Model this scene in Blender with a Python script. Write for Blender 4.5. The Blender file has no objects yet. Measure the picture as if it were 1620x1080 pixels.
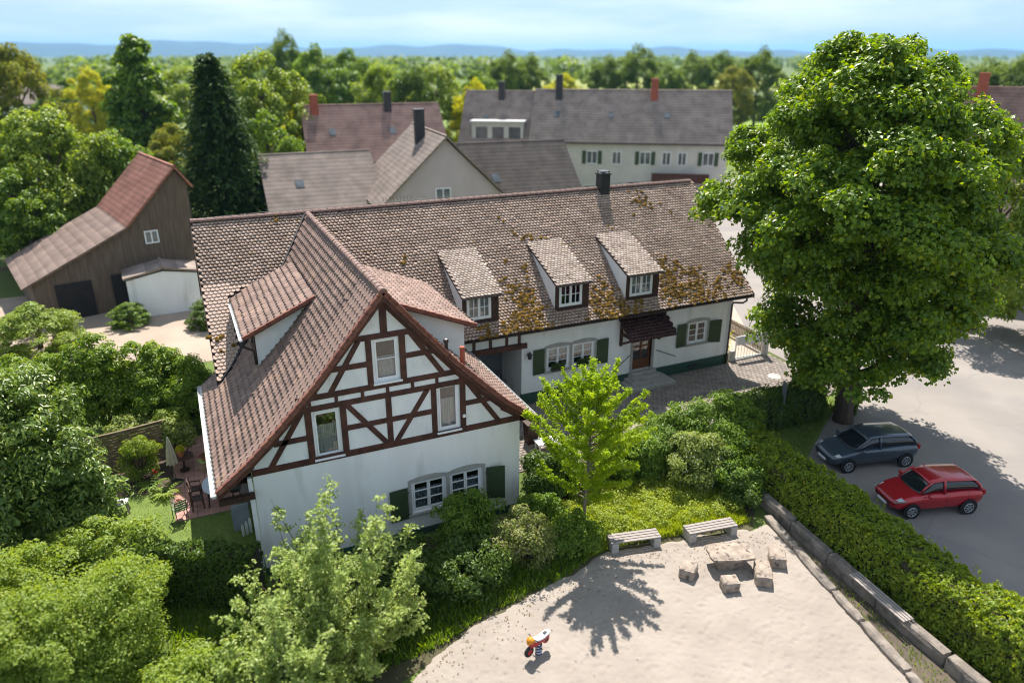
import bpy, bmesh, math, random
import numpy as np
from mathutils import Vector, Matrix
random.seed(7)
rng = np.random.default_rng(11)
S = bpy.context.scene
COL = S.collection
R = math.radians

# ------------------------------------------------------------------ camera
cam_d = bpy.data.cameras.new('camera')
cam = bpy.data.objects.new('camera', cam_d); COL.objects.link(cam)
cam.location = (-10.407, -22.187, 16.712)
cam.rotation_euler = (R(90) - 0.3740, 0, -0.4270)
cam_d.sensor_width = 36; cam_d.lens = 25.64
cam_d.clip_start = 0.1; cam_d.clip_end = 40000
cam_d.dof.use_dof = True; cam_d.dof.focus_distance = 28.0; cam_d.dof.aperture_fstop = 0.185
S.camera = cam

# ------------------------------------------------------------------ sky, sun, exposure
SUN_EL, SUN_AZ = R(57.0), R(23.0)            # azimuth clockwise from +Y
sd = Vector((math.sin(SUN_AZ)*math.cos(SUN_EL), math.cos(SUN_AZ)*math.cos(SUN_EL), math.sin(SUN_EL)))
W = bpy.data.worlds.new('World'); S.world = W; W.use_nodes = True
nt = W.node_tree; nt.nodes.clear()
o_ = nt.nodes.new('ShaderNodeOutputWorld'); bg = nt.nodes.new('ShaderNodeBackground')
sky = nt.nodes.new('ShaderNodeTexSky'); sky.sky_type = 'NISHITA'; sky.sun_disc = False
sky.sun_elevation = SUN_EL; sky.sun_rotation = SUN_AZ; sky.altitude = 300; sky.air_density = 1.0; sky.dust_density = 0.6; sky.ozone_density = 3.0
tc = nt.nodes.new('ShaderNodeTexCoord'); mp = nt.nodes.new('ShaderNodeMapping')
mp.inputs['Scale'].default_value = (1, 1, 6.5)
no = nt.nodes.new('ShaderNodeTexNoise'); no.inputs['Scale'].default_value = 3.2; no.inputs['Detail'].default_value = 7; no.inputs['Roughness'].default_value = .55
rp = nt.nodes.new('ShaderNodeValToRGB'); rp.color_ramp.elements[0].position = .42; rp.color_ramp.elements[1].position = .64
rp.color_ramp.elements[0].color = (2.2, 2.95, 3.75, 1); rp.color_ramp.elements[1].color = (4.4, 4.65, 4.9, 1)
mx = nt.nodes.new('ShaderNodeMixRGB'); mx.inputs['Fac'].default_value = .78
L = nt.links.new
L(tc.outputs['Generated'], mp.inputs['Vector']); L(mp.outputs[0], no.inputs['Vector']); L(no.outputs['Fac'], rp.inputs[0])
L(rp.outputs[0], mx.inputs['Color2']); L(sky.outputs[0], mx.inputs['Color1']); L(mx.outputs[0], bg.inputs['Color']); L(bg.outputs[0], o_.inputs[0])
bg.inputs['Strength'].default_value = 0.112
sl = bpy.data.lights.new('sun', 'SUN'); sl.energy = 5.0; sl.angle = R(.53); sl.color = (1, .95, .87)
so = bpy.data.objects.new('sun', sl); COL.objects.link(so); so.rotation_euler = sd.to_track_quat('Z', 'Y').to_euler(); so.location = (0, 0, 60)
vs = S.view_settings; vs.view_transform = 'Standard'; vs.look = 'None'; vs.gamma = 1; vs.use_curve_mapping = False; vs.exposure = 1.0
S.render.engine = 'CYCLES'; S.cycles.use_denoising = True; S.cycles.filter_width = 1.05
S.cycles.max_bounces = 6; S.cycles.transparent_max_bounces = 12; S.cycles.diffuse_bounces = 3; S.cycles.glossy_bounces = 3

# ------------------------------------------------------------------ materials
MATS = {}
def mat(name, c1, c2=None, scale=2.0, rough=.8, bump=0.0, bscale=30, spec=.3, island=0.0, metal=0.0, lo=.35, hi=.65, detail=5, c3=None, s3=1.0, p3=(.55, .65), stretch=None, isl_hue=0.0):
    if name in MATS: return MATS[name]
    m = bpy.data.materials.new(name); m.use_nodes = True; t = m.node_tree; N = t.nodes; b = N['Principled BSDF']
    b.inputs['Roughness'].default_value = rough; b.inputs['Metallic'].default_value = metal; b.inputs['Specular IOR Level'].default_value = spec
    tc = N.new('ShaderNodeTexCoord'); vec = tc.outputs['Object']
    if stretch:
        mp = N.new('ShaderNodeMapping'); mp.inputs['Scale'].default_value = stretch; t.links.new(vec, mp.inputs[0]); vec = mp.outputs[0]
    no = N.new('ShaderNodeTexNoise'); no.inputs['Scale'].default_value = scale; no.inputs['Detail'].default_value = detail
    t.links.new(vec, no.inputs['Vector'])
    if c2 is None: c2 = tuple(x*.8 for x in c1)
    r = N.new('ShaderNodeValToRGB'); r.color_ramp.elements[0].position = lo; r.color_ramp.elements[1].position = hi
    r.color_ramp.elements[0].color = (*c1, 1); r.color_ramp.elements[1].color = (*c2, 1)
    t.links.new(no.outputs['Fac'], r.inputs[0]); out = r.outputs[0]
    if c3:
        n3 = N.new('ShaderNodeTexNoise'); n3.inputs['Scale'].default_value = s3; n3.inputs['Detail'].default_value = 6; t.links.new(vec, n3.inputs['Vector'])
        r3 = N.new('ShaderNodeValToRGB'); r3.color_ramp.elements[0].position = p3[0]; r3.color_ramp.elements[1].position = p3[1]
        t.links.new(n3.outputs['Fac'], r3.inputs[0])
        m3 = N.new('ShaderNodeMixRGB'); m3.inputs['Color2'].default_value = (*c3, 1); t.links.new(r3.outputs[0], m3.inputs['Fac']); t.links.new(out, m3.inputs['Color1']); out = m3.outputs[0]
    if island:
        g = N.new('ShaderNodeNewGeometry'); h = N.new('ShaderNodeHueSaturation')
        ma = N.new('ShaderNodeMapRange'); ma.inputs['To Min'].default_value = 1-island; ma.inputs['To Max'].default_value = 1+island
        t.links.new(g.outputs['Random Per Island'], ma.inputs['Value']); t.links.new(ma.outputs[0], h.inputs['Value']); t.links.new(out, h.inputs['Color']); out = h.outputs[0]
    t.links.new(out, b.inputs['Base Color'])
    if bump:
        n2 = N.new('ShaderNodeTexNoise'); n2.inputs['Scale'].default_value = bscale; n2.inputs['Detail'].default_value = 4; t.links.new(vec, n2.inputs['Vector'])
        bp = N.new('ShaderNodeBump'); bp.inputs['Strength'].default_value = bump; bp.inputs['Distance'].default_value = .02
        t.links.new(n2.outputs['Fac'], bp.inputs['Height']); t.links.new(bp.outputs[0], b.inputs['Normal'])
    MATS[name] = m; return m

def leafmat(name, ca, cb, rough=.5, trans=.4, spec=.35, tcol=None, cc=None):
    if name in MATS: return MATS[name]
    m = bpy.data.materials.new(name); m.use_nodes = True; t = m.node_tree; N = t.nodes; b = N['Principled BSDF']; out = N['Material Output']
    g = N.new('ShaderNodeNewGeometry'); r = N.new('ShaderNodeValToRGB')
    r.color_ramp.elements[0].color = (*ca, 1); r.color_ramp.elements[1].color = (*cb, 1)
    if cc:
        e = r.color_ramp.elements.new(.93); e.color = (*cb, 1); r.color_ramp.elements[-1].color = (*cc, 1)
    t.links.new(g.outputs['Random Per Island'], r.inputs[0]); t.links.new(r.outputs[0], b.inputs['Base Color'])
    b.inputs['Roughness'].default_value = rough; b.inputs['Specular IOR Level'].default_value = spec
    tr = N.new('ShaderNodeBsdfTranslucent'); h = N.new('ShaderNodeHueSaturation'); h.inputs['Hue'].default_value = .485; h.inputs['Saturation'].default_value = 1.1; h.inputs['Value'].default_value = 2.0
    t.links.new(r.outputs[0], h.inputs['Color']); t.links.new(h.outputs[0], tr.inputs['Color'])
    mx = N.new('ShaderNodeMixShader'); mx.inputs[0].default_value = trans
    t.links.new(b.outputs[0], mx.inputs[1]); t.links.new(tr.outputs[0], mx.inputs[2]); t.links.new(mx.outputs[0], out.inputs[0])
    MATS[name] = m; return m

def glassmat(name, tint=(.82, .85, .87), refl=.35):
    if name in MATS: return MATS[name]
    m = bpy.data.materials.new(name); m.use_nodes = True; t = m.node_tree; N = t.nodes; N.remove(N['Principled BSDF']); out = N['Material Output']
    tr = N.new('ShaderNodeBsdfTransparent'); tr.inputs[0].default_value = (*tint, 1); gl = N.new('ShaderNodeBsdfGlossy'); gl.inputs['Roughness'].default_value = .03
    fr = N.new('ShaderNodeFresnel'); fr.inputs['IOR'].default_value = 1.5
    ad = N.new('ShaderNodeMath'); ad.operation = 'ADD'; ad.inputs[1].default_value = refl*.12; t.links.new(fr.outputs[0], ad.inputs[0])
    mx = N.new('ShaderNodeMixShader'); t.links.new(ad.outputs[0], mx.inputs[0]); t.links.new(tr.outputs[0], mx.inputs[1]); t.links.new(gl.outputs[0], mx.inputs[2]); t.links.new(mx.outputs[0], out.inputs[0])
    MATS[name] = m; return m

PLASTER = mat('plaster', (.80, .80, .79), (.735, .735, .725), scale=1.3, rough=.9, bump=.12, bscale=60, spec=.15, c3=(.55, .55, .52), s3=1.4, p3=(.57, .82), stretch=(1, 1, .22))
PANEL = mat('gable_plaster', (.80, .80, .79), (.70, .71, .71), scale=1.6, rough=.9, bump=.1, bscale=50, spec=.15, c3=(.5, .52, .52), s3=2.3, p3=(.6, .85), stretch=(1, 1, .5))
GREENP = mat('plinth_green', (.030, .075, .050), (.040, .090, .062), scale=3, rough=.7)
TIMBER = mat('timber', (.095, .036, .024), (.048, .019, .014), scale=3.5, rough=.6, bump=.2, bscale=40)
DARKWOOD = mat('dark_wood', (.035, .018, .013), (.055, .026, .018), scale=6, rough=.6)
STONE = mat('window_stone', (.38, .36, .33), (.31, .30, .28), scale=5, rough=.85, bump=.2, bscale=60)
SHUT = mat('shutter_green', (.050, .075, .032), (.040, .062, .027), scale=4, rough=.55)
WFRAME = mat('white_frame', (.82, .82, .82), (.76, .76, .76), scale=4, rough=.4)
GLASS = glassmat('pane_glass')
CURTAIN = mat('curtain', (.78, .76, .71), (.50, .48, .44), scale=9, rough=.9, stretch=(3, 3, .05), lo=.42, hi=.58)
LACE = mat('lace', (.80, .82, .84), (.22, .24, .28), scale=14, rough=.9, stretch=(1.4, 1.4, .5), lo=.42, hi=.58)
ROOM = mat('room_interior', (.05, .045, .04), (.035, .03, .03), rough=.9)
BIBER = mat('old_tile', (.47, .345, .275), (.345, .245, .19), scale=1.1, rough=.85, island=.17, bump=.25, bscale=45, c3=(.22, .14, .05), s3=5.0, p3=(.60, .72))
BIBER_LOW = mat('old_tile_dormer', (.43, .345, .295), (.335, .265, .22), scale=1.5, rough=.85, island=.22, bump=.25, bscale=45, c3=(.16, .11, .06), s3=4.0, p3=(.60, .72))
PAN = mat('wing_tile', (.228, .150, .122), (.170, .111, .090), scale=1.3, rough=.75, island=.2, bump=.15, bscale=40, c3=(.27, .17, .12), s3=1.1, p3=(.56, .74))
PAN_R = mat('wing_tile_weathered', (.262, .174, .142), (.198, .128, .104), scale=1.6, rough=.75, island=.22, bump=.15, bscale=40, c3=(.10, .075, .06), s3=5, p3=(.60, .7))
VERGE = mat('verge_tile', (.22, .085, .055), (.15, .055, .04), scale=4, rough=.75, island=.2)
RIDGEM = mat('ridge_tile', (.24, .145, .115), (.17, .10, .085), scale=4, rough=.8, island=.2, c3=(.30, .25, .21), s3=7, p3=(.55, .7))
UNDER = mat('roof_underlay', (.05, .035, .03), (.04, .03, .025), rough=.9)
MOSS = leafmat('moss', (.070, .045, .014), (.27, .150, .02), rough=.9, trans=.1, spec=.1)
METAL_D = mat('dark_metal', (.022, .021, .022), (.03, .028, .028), rough=.4, spec=.5)
METAL_B = mat('brown_metal', (.045, .026, .020), (.035, .022, .018), rough=.4, spec=.5)
ZINC = mat('zinc', (.52, .53, .52), (.42, .42, .40), scale=3, rough=.45, spec=.5)
CLAY = mat('clay_red', (.36, .10, .06), (.28, .075, .045), rough=.8)
SANDM = mat('sand', (.315, .272, .236), (.268, .229, .198), scale=.6, rough=.95, bump=1.0, bscale=24, spec=.1, c3=(.29, .24, .20), s3=2.6, p3=(.58, .80))
BLOCK = mat('rough_stone', (.36, .295, .24), (.24, .19, .155), scale=4, rough=.9, bump=.7, bscale=18, c3=(.11, .085, .075), s3=6, p3=(.56, .66))
KERBST = mat('wall_stone', (.26, .22, .185), (.16, .135, .115), scale=2.5, rough=.9, bump=.8, bscale=14, c3=(.12, .105, .095), s3=4, p3=(.55, .68))
CONC = mat('concrete', (.42, .40, .37), (.34, .32, .30), scale=4, rough=.9, bump=.3, bscale=50)
SLAT = mat('weathered_wood', (.34, .30, .275), (.25, .215, .195), scale=6, rough=.85, stretch=(1, 8, 8), bump=.2)
FENCEW = mat('fence_wood', (.20, .15, .095), (.14, .105, .07), scale=5, rough=.85, island=.2)
ASPH = mat('asphalt', (.262, .232, .208), (.22, .195, .176), scale=.35, rough=.9, bump=.2, bscale=80, c3=(.205, .185, .175), s3=.22, p3=(.48, .62))
_t = ASPH.node_tree; _N = _t.nodes; _b = _N['Principled BSDF']; _src = _b.inputs['Base Color'].links[0].from_socket
_tc = _N.new('ShaderNodeTexCoord'); _nz = _N.new('ShaderNodeTexNoise'); _nz.inputs['Scale'].default_value = .8; _mx = _N.new('ShaderNodeMixRGB'); _mx.blend_type = 'ADD'; _mx.inputs['Fac'].default_value = .9
_v = _N.new('ShaderNodeTexVoronoi'); _v.feature = 'DISTANCE_TO_EDGE'; _v.inputs['Scale'].default_value = .16
_rr = _N.new('ShaderNodeValToRGB'); _rr.color_ramp.elements[0].position = .002; _rr.color_ramp.elements[1].position = .006; _rr.color_ramp.elements[0].color = (.22, .22, .22, 1); _rr.color_ramp.elements[1].color = (0, 0, 0, 1)
_m2 = _N.new('ShaderNodeMixRGB'); _m2.inputs['Color2'].default_value = (.10, .09, .085, 1)
_t.links.new(_tc.outputs['Object'], _nz.inputs['Vector']); _t.links.new(_tc.outputs['Object'], _mx.inputs['Color1']); _t.links.new(_nz.outputs['Color'], _mx.inputs['Color2']); _t.links.new(_mx.outputs[0], _v.inputs['Vector'])
_t.links.new(_v.outputs['Distance'], _rr.inputs[0]); _t.links.new(_rr.outputs[0], _m2.inputs['Fac']); _t.links.new(_src, _m2.inputs['Color1']); _t.links.new(_m2.outputs[0], _b.inputs['Base Color'])
PAVER = mat('paver', (.29, .245, .215), (.23, .195, .17), scale=1.0, rough=.9, island=.16)
JOINT = mat('paver_joint', (.16, .135, .115), (.13, .11, .095), scale=8, rough=.95)
SLABM = mat('terrace_slab', (.40, .215, .175), (.33, .18, .15), scale=3, rough=.85, island=.12)
GROUND = mat('ground_soil', (.075, .105, .022), (.11, .15, .030), scale=.05, rough=.95, c3=(.105, .08, .05), s3=.35, p3=(.58, .68), bump=.3, bscale=3)
LAWNM = mat('lawn', (.135, .185, .040), (.105, .150, .032), scale=1.6, rough=.95, bump=.5, bscale=60)
GRASS = leafmat('grass_blade', (.09, .15, .025), (.17, .22, .045), rough=.6, trans=.4)
YARD = mat('gravel_yard', (.36, .285, .225), (.30, .235, .185), scale=.4, rough=.95)
BARK = mat('bark', (.115, .085, .065), (.075, .055, .042), scale=6, rough=.9, bump=.6, bscale=25, stretch=(1, 1, .25))
BARK_L = mat('bark_pale', (.20, .165, .13), (.14, .115, .09), scale=9, rough=.85)
TWIG = mat('hedge_twig', (.055, .05, .028), (.04, .036, .022), rough=.9)
LM = dict(
 maple=leafmat('maple_leaf', (.068, .136, .015), (.170, .255, .021), rough=.40, trans=.42, spec=0.27, cc=(.40, .42, .026)),
 young=leafmat('young_leaf', (.185, .295, .014), (.305, .395, .020), rough=.5, trans=.48, spec=0.23),
 laurel=leafmat('laurel_leaf', (0.075, 0.135, 0.019), (0.165, 0.234, 0.032), rough=.34, trans=.28, spec=0.39, cc=(0.390, 0.426, 0.063)),
 cherry=leafmat('cherry_laurel_leaf', (0.090, 0.163, 0.013), (0.195, 0.277, 0.021), rough=.4, trans=.38, spec=0.29, cc=(0.375, 0.412, 0.026)),
 pale=leafmat('pale_leaf', (.208, .286, .064), (.315, .382, .114), rough=.45, trans=.34, spec=0.26, cc=(.46, .50, .22)),
 light=leafmat('light_leaf', (.132, .202, .024), (.238, .305, .040), rough=.45, trans=.36, spec=0.26, cc=(.36, .40, .08)),
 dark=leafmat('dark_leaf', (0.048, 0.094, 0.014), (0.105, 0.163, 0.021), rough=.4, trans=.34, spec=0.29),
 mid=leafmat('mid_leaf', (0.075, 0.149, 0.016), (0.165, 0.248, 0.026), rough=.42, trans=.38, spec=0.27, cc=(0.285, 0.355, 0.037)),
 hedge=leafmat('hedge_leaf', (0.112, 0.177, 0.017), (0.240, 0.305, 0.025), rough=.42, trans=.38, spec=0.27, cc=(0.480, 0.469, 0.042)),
 blossom=leafmat('blossom_leaf', (0.150, 0.206, 0.042), (0.285, 0.327, 0.074), rough=.5, trans=.34, spec=0.23, cc=(.6,.6,.52)),
 pink=leafmat('pink_bloom_leaf', (0.120, 0.170, 0.037), (0.255, 0.270, 0.074), rough=.5, trans=.34, spec=0.23, cc=(.5,.36,.37)),
 olive=leafmat('olive_leaf', (0.135, 0.156, 0.021), (0.225, 0.234, 0.032), rough=.55, trans=.36, spec=0.20),
 yellow=leafmat('yellow_leaf', (0.300, 0.334, 0.016), (0.420, 0.398, 0.021), rough=.55, trans=.4, spec=0.20),
 spruce=leafmat('spruce_needle', (0.033, 0.071, 0.019), (0.068, 0.121, 0.027), rough=.6, trans=.15, spec=0.16),
 far=leafmat('far_leaf', (0.090, 0.142, 0.023), (0.158, 0.220, 0.032), rough=.55, trans=.36, spec=0.20),
)

# ------------------------------------------------------------------ object helpers
PW = {}
def reg(o, w=(0, 0, 0)): PW[o.name] = Vector(w); return o
def thing(name, loc, label, cat, group=None):
    o = bpy.data.objects.new(name, None); COL.objects.link(o); o.location = loc; o.empty_display_size = .3
    o['label'] = label; o['category'] = cat
    if group: o['group'] = group
    return reg(o, loc)
def tag(o, label=None, cat=None, group=None, kind=None):
    if label: o['label'] = label
    if cat: o['category'] = cat
    if group: o['group'] = group
    if kind: o['kind'] = kind
    return o

class MB:
    def __init__(s): s.v = []; s.f = []; s.smooth = False
    def add(s, vs, fs):
        n = len(s.v); s.v += [tuple(v) for v in vs]; s.f += [tuple(i+n for i in f) for f in fs]; return s
    def quad(s, a, b, c, d): return s.add([a, b, c, d], [(0, 1, 2, 3)])
    def box(s, x0, x1, y0, y1, z0, z1):
        return s.add([(x0, y0, z0), (x1, y0, z0), (x1, y1, z0), (x0, y1, z0), (x0, y0, z1), (x1, y0, z1), (x1, y1, z1), (x0, y1, z1)],
                     [(0, 3, 2, 1), (4, 5, 6, 7), (0, 1, 5, 4), (1, 2, 6, 5), (2, 3, 7, 6), (3, 0, 4, 7)])
    def bar(s, p0, p1, w, h, up=(0, 0, 1)):       # box beam from p0 to p1
        p0, p1 = Vector(p0), Vector(p1); d = (p1-p0).normalized(); up = Vector(up)
        a = d.cross(up)
        if a.length < 1e-4: a = d.cross(Vector((1, 0, 0)))
        a.normalize(); b = a.cross(d).normalized(); a *= w/2; b *= h/2
        vs = [p0-a-b, p0+a-b, p0+a+b, p0-a+b, p1-a-b, p1+a-b, p1+a+b, p1-a+b]
        return s.add(vs, [(0, 1, 2, 3), (7, 6, 5, 4), (0, 4, 5, 1), (1, 5, 6, 2), (2, 6, 7, 3), (3, 7, 4, 0)])
    def tube(s, pts, rs, n=8, cap=True):
        pts = [Vector(p) for p in pts]
        if not hasattr(rs, '__len__'): rs = [rs]*len(pts)
        base = len(s.v); ref = Vector((.3, .2, 1)).normalized()
        for i, p in enumerate(pts):
            d = (pts[min(i+1, len(pts)-1)]-pts[max(i-1, 0)]).normalized()
            a = d.cross(ref)
            if a.length < .05: a = d.cross(Vector((1, 0, 0)))
            a.normalize(); b = d.cross(a)
            for k in range(n):
                t = 2*math.pi*k/n; s.v.append(tuple(p+(a*math.cos(t)+b*math.sin(t))*rs[i]))
        for i in range(len(pts)-1):
            for k in range(n):
                k2 = (k+1) % n; s.f.append((base+i*n+k, base+i*n+k2, base+(i+1)*n+k2, base+(i+1)*n+k))
        if cap:
            s.f.append(tuple(base+k for k in range(n))[::-1]); s.f.append(tuple(base+(len(pts)-1)*n+k for k in range(n)))
        return s
    def lathe(s, c, prof, n=16, axis='z'):
        base = len(s.v); c = Vector(c)
        for r, h in prof:
            for k in range(n):
                t = 2*math.pi*k/n
                q = {'z': (r*math.cos(t), r*math.sin(t), h), 'y': (r*math.cos(t), h, r*math.sin(t)), 'x': (h, r*math.cos(t), r*math.sin(t))}[axis]
                s.v.append(tuple(c+Vector(q)))
        for i in range(len(prof)-1):
            for k in range(n):
                k2 = (k+1) % n; s.f.append((base+i*n+k, base+i*n+k2, base+(i+1)*n+k2, base+(i+1)*n+k))
        s.f.append(tuple(base+k for k in range(n))[::-1]); s.f.append(tuple(base+(len(prof)-1)*n+k for k in range(n)))
        return s
    def prism(s, poly, o, u, v, n, t):             # polygon (u,v) extruded t along n from plane origin o
        o, u, v, n = Vector(o), Vector(u), Vector(v), Vector(n); k = len(poly)
        A = [o+u*a+v*b for a, b in poly]; B = [p+n*t for p in A]
        return s.add(A+B, [tuple(range(k))[::-1], tuple(range(k, 2*k))]+[(i, (i+1) % k, (i+1) % k+k, i+k) for i in range(k)])
    def build(s, name, m, parent=None, world=True, smooth=None, bevel=0, kind=None, label=None):
        off = PW[parent.name] if (parent is not None and world) else Vector((0, 0, 0))
        me = bpy.data.meshes.new(name)
        me.from_pydata([(a-off[0], b-off[1], c-off[2]) for a, b, c in s.v], [], s.f)
        bm = bmesh.new(); bm.from_mesh(me); bmesh.ops.recalc_face_normals(bm, faces=bm.faces)
        if bevel: bmesh.ops.bevel(bm, geom=bm.edges[:], offset=bevel, segments=1, affect='EDGES', clamp_overlap=True)
        bm.to_mesh(me); bm.free()
        me.materials.append(m)
        if smooth or s.smooth:
            me.polygons.foreach_set('use_smooth', [True]*len(me.polygons))
        o = bpy.data.objects.new(name, me); COL.objects.link(o); o.parent = parent
        if kind: o['kind'] = kind
        if label: o['label'] = label
        return reg(o, PW[parent.name] if parent is not None else (0, 0, 0))

def npmesh(name, V, F, m, parent=None, kind=None, smooth=False, world=True):
    """V (n,3) array, F (k,3|4) array -> object"""
    V = np.asarray(V, np.float32)
    if parent is not None and world: V = V-np.array(PW[parent.name], np.float32)
    F = np.asarray(F, np.int32); k, w = F.shape
    me = bpy.data.meshes.new(name); me.vertices.add(len(V)); me.vertices.foreach_set('co', V.ravel())
    me.loops.add(k*w); me.loops.foreach_set('vertex_index', F.ravel())
    me.polygons.add(k); me.polygons.foreach_set('loop_start', np.arange(0, k*w, w, dtype=np.int32))
    if smooth: me.polygons.foreach_set('use_smooth', np.ones(k, bool))
    me.update(calc_edges=True); me.materials.append(m)
    o = bpy.data.objects.new(name, me); COL.objects.link(o); o.parent = parent
    if kind: o['kind'] = kind
    return reg(o, PW[parent.name] if parent is not None else (0, 0, 0))

def copy_tree(o, parent=None):
    c = o.copy(); COL.objects.link(c); c.parent = parent
    for ch in list(o.children): copy_tree(ch, c)
    return reg(c, PW.get(o.name, (0, 0, 0)))

def lerp(a, b, t): return a+(b-a)*t
def interp(x, xs, ys): return float(np.interp(x, xs, ys))
def noise2(x, y, seed=0):
    r = np.random.default_rng(seed); z = 0
    for k in range(7):
        a = r.uniform(0, 6.28); f = r.uniform(.5, 1.8)*1.35**k; p = r.uniform(0, 6.28)
        z = z+np.sin((x*np.cos(a)+y*np.sin(a))*f+p)/1.25**k
    return z/3.2

# ------------------------------------------------------------------ ground, roads, yards
def sstep(a, b, x):
    t = np.clip((x-a)/(b-a), 0, 1); return t*t*(3-2*t)
def gh(x, y):
    x = np.asarray(x, float); y = np.asarray(y, float)
    return .27*np.maximum(sstep(9.2, 10.6, x), sstep(.4, 2.2, y)*sstep(.2, .8, x))
def axis_lines(c0, c1, st, far):
    a = list(np.arange(c0, c1+.01, st)); d = st; x = c1; up = []
    while x < far: d *= 1.45; x += d; up.append(x)
    d = st; x = c0; dn = []
    while x > -far: d *= 1.45; x -= d; dn.append(x)
    return np.array(dn[::-1]+a+up)
gx, gy = axis_lines(-40, 50, .8, 9000), axis_lines(-30, 60, .8, 12000)
GX, GY = np.meshgrid(gx, gy); GZ = gh(GX, GY)
n1, n2 = GX.shape; idx = np.arange(n1*n2).reshape(n1, n2)
F = np.stack([idx[:-1, :-1], idx[:-1, 1:], idx[1:, 1:], idx[1:, :-1]], -1).reshape(-1, 4)
tag(npmesh('ground', np.stack([GX, GY, GZ], -1).reshape(-1, 3), F, GROUND, smooth=True), kind='structure')

def sheet(name, poly, z, m, th=0.25):
    mb = MB(); mb.prism(poly, (0, 0, z-th), (1, 0, 0), (0, 1, 0), (0, 0, 1), th)
    return tag(mb.build(name, m), kind='structure')
sheet('road', [(11.3, -40), (90, -40), (90, 60), (40, 60), (33, 30), (24.5, 16.5), (20.2, 9.5), (19.9, 3.0), (18.6, 1.4), (12.2, -2.6), (11.1, -6)], .302, ASPH)
sheet('gravel_yard', [(-28, 21.5), (-9.9, 21.0), (-8.5, 31), (-14, 40), (-30, 40)], .02, YARD, .1)
sheet('garden_path', [(17.0, 7.9), (19.5, 7.9), (20.3, 9.6), (24.4, 16.4), (17.0, 16.4)], .31, mat('path_gravel', (.40, .33, .27), (.34, .28, .23), scale=2, rough=.95), .2)
lawn = sheet('lawn', [(-18, 1.5), (-9.6, .5), (-9.6, 5.0), (-12, 5.0), (-12.4, 8.2), (-18, 8.0)], .015, LAWNM, .1)
sheet('flower_bed', [(-18, 8.0), (-12.6, 7.0), (-11.9, 11.6), (-18, 12)], .024, mat('bed_soil', (.10, .068, .05), (.065, .045, .034), scale=3, rough=.95, bump=.6, bscale=12), .1)
sheet('bank_soil', [(-9.5, -.9), (-7.2, -6.6), (-5.2, -5.9), (-3.6, -5.2), (-.2, -4.55), (1.5, -4.0), (7.4, -5.0), (9.1, -3.3), (9.3, 1), (.2, 1.2), (.2, -.3), (-9.5, -.3)], .018, mat('bank_soil', (.085, .078, .035), (.06, .055, .03), scale=1.2, rough=.95, bump=.6, bscale=8), .1)
sheet('seat_soil', [(9.3, -2.8), (8.55, -4.6), (8.1, -6.6), (7.62, -8.5), (7.28, -10.1), (6.92, -11.8), (6.45, -13.6), (5.8, -16.2), (8.6, -17), (9.4, -8)], .05, mat('seat_soil', (.115, .09, .066), (.075, .06, .045), scale=2, rough=.95, bump=.6, bscale=10), .1)
sheet('grass_verge', [(12.3, -2.5), (18.5, 1.3), (18.8, 3.2), (13, 2.6), (11.6, 0)], .317, LAWNM, .2)

# sand playground: real undulating sheet with footprints
sx, sy = np.arange(-9.0, 8.6, .05), np.arange(-16.8, -3.2, .05)
SX, SY = np.meshgrid(sx, sy)
SZ = .072+.010*noise2(SX*.8, SY*.8, 3)+.004*noise2(SX*5, SY*5, 4)+.003*noise2(SX*11, SY*11, 5)
for k in range(5200):
    px, py, a = rng.uniform(-7, 7.6), rng.uniform(-14, -4.5), rng.uniform(0, 3.14)
    i0, i1 = np.searchsorted(sx, (px-.35, px+.35)); j0, j1 = np.searchsorted(sy, (py-.35, py+.35))
    dx, dy = SX[j0:j1, i0:i1]-px, SY[j0:j1, i0:i1]-py; u = dx*np.cos(a)+dy*np.sin(a); v = -dx*np.sin(a)+dy*np.cos(a)
    SZ[j0:j1, i0:i1] += rng.uniform(.006, .021)*(-np.exp(-(u/.10)**2-(v/.05)**2)+.6*np.exp(-((u-.12)/.06)**2-(v/.07)**2))
edge = np.interp(SX, [-9, -7.0, -5.2, -3.7, -.3, 1.6, 3.6, 7.4, 9.2], [-8, -6.75, -5.75, -5.2, -4.5, -3.8, -4.2, -4.9, -5.0])+.22*noise2(SX*1.6, SY*1.6, 9)
xw = np.interp(SY, [-16.2, -13.6, -11.8, -10.1, -8.5, -6.6, -4.6], [5.7, 6.35, 6.8, 7.16, 7.5, 7.95, 8.42])
SZ = SZ-.12*sstep(.05, .15, SX-xw)
SZ = SZ-.10*sstep(-.15, .25, SY-edge)-.02*sstep(-.6, 0, SY-edge)
n1, n2 = SX.shape; idx = np.arange(n1*n2).reshape(n1, n2)
F = np.stack([idx[:-1, :-1], idx[:-1, 1:], idx[1:, 1:], idx[1:, :-1]], -1).reshape(-1, 4)
tag(npmesh('sand_ground', np.stack([SX, SY, SZ], -1).reshape(-1, 3), F, SANDM, smooth=True), kind='structure')

sheet('reflected_sand', [(-32, -60), (8, -60), (7.5, -17.3), (5.6, -16.4), (-9, -16.4), (-20, -20)], .03, SANDM, .1)  # out-of-view sheet, added so the gable panes reflect sand instead of green ground
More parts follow.
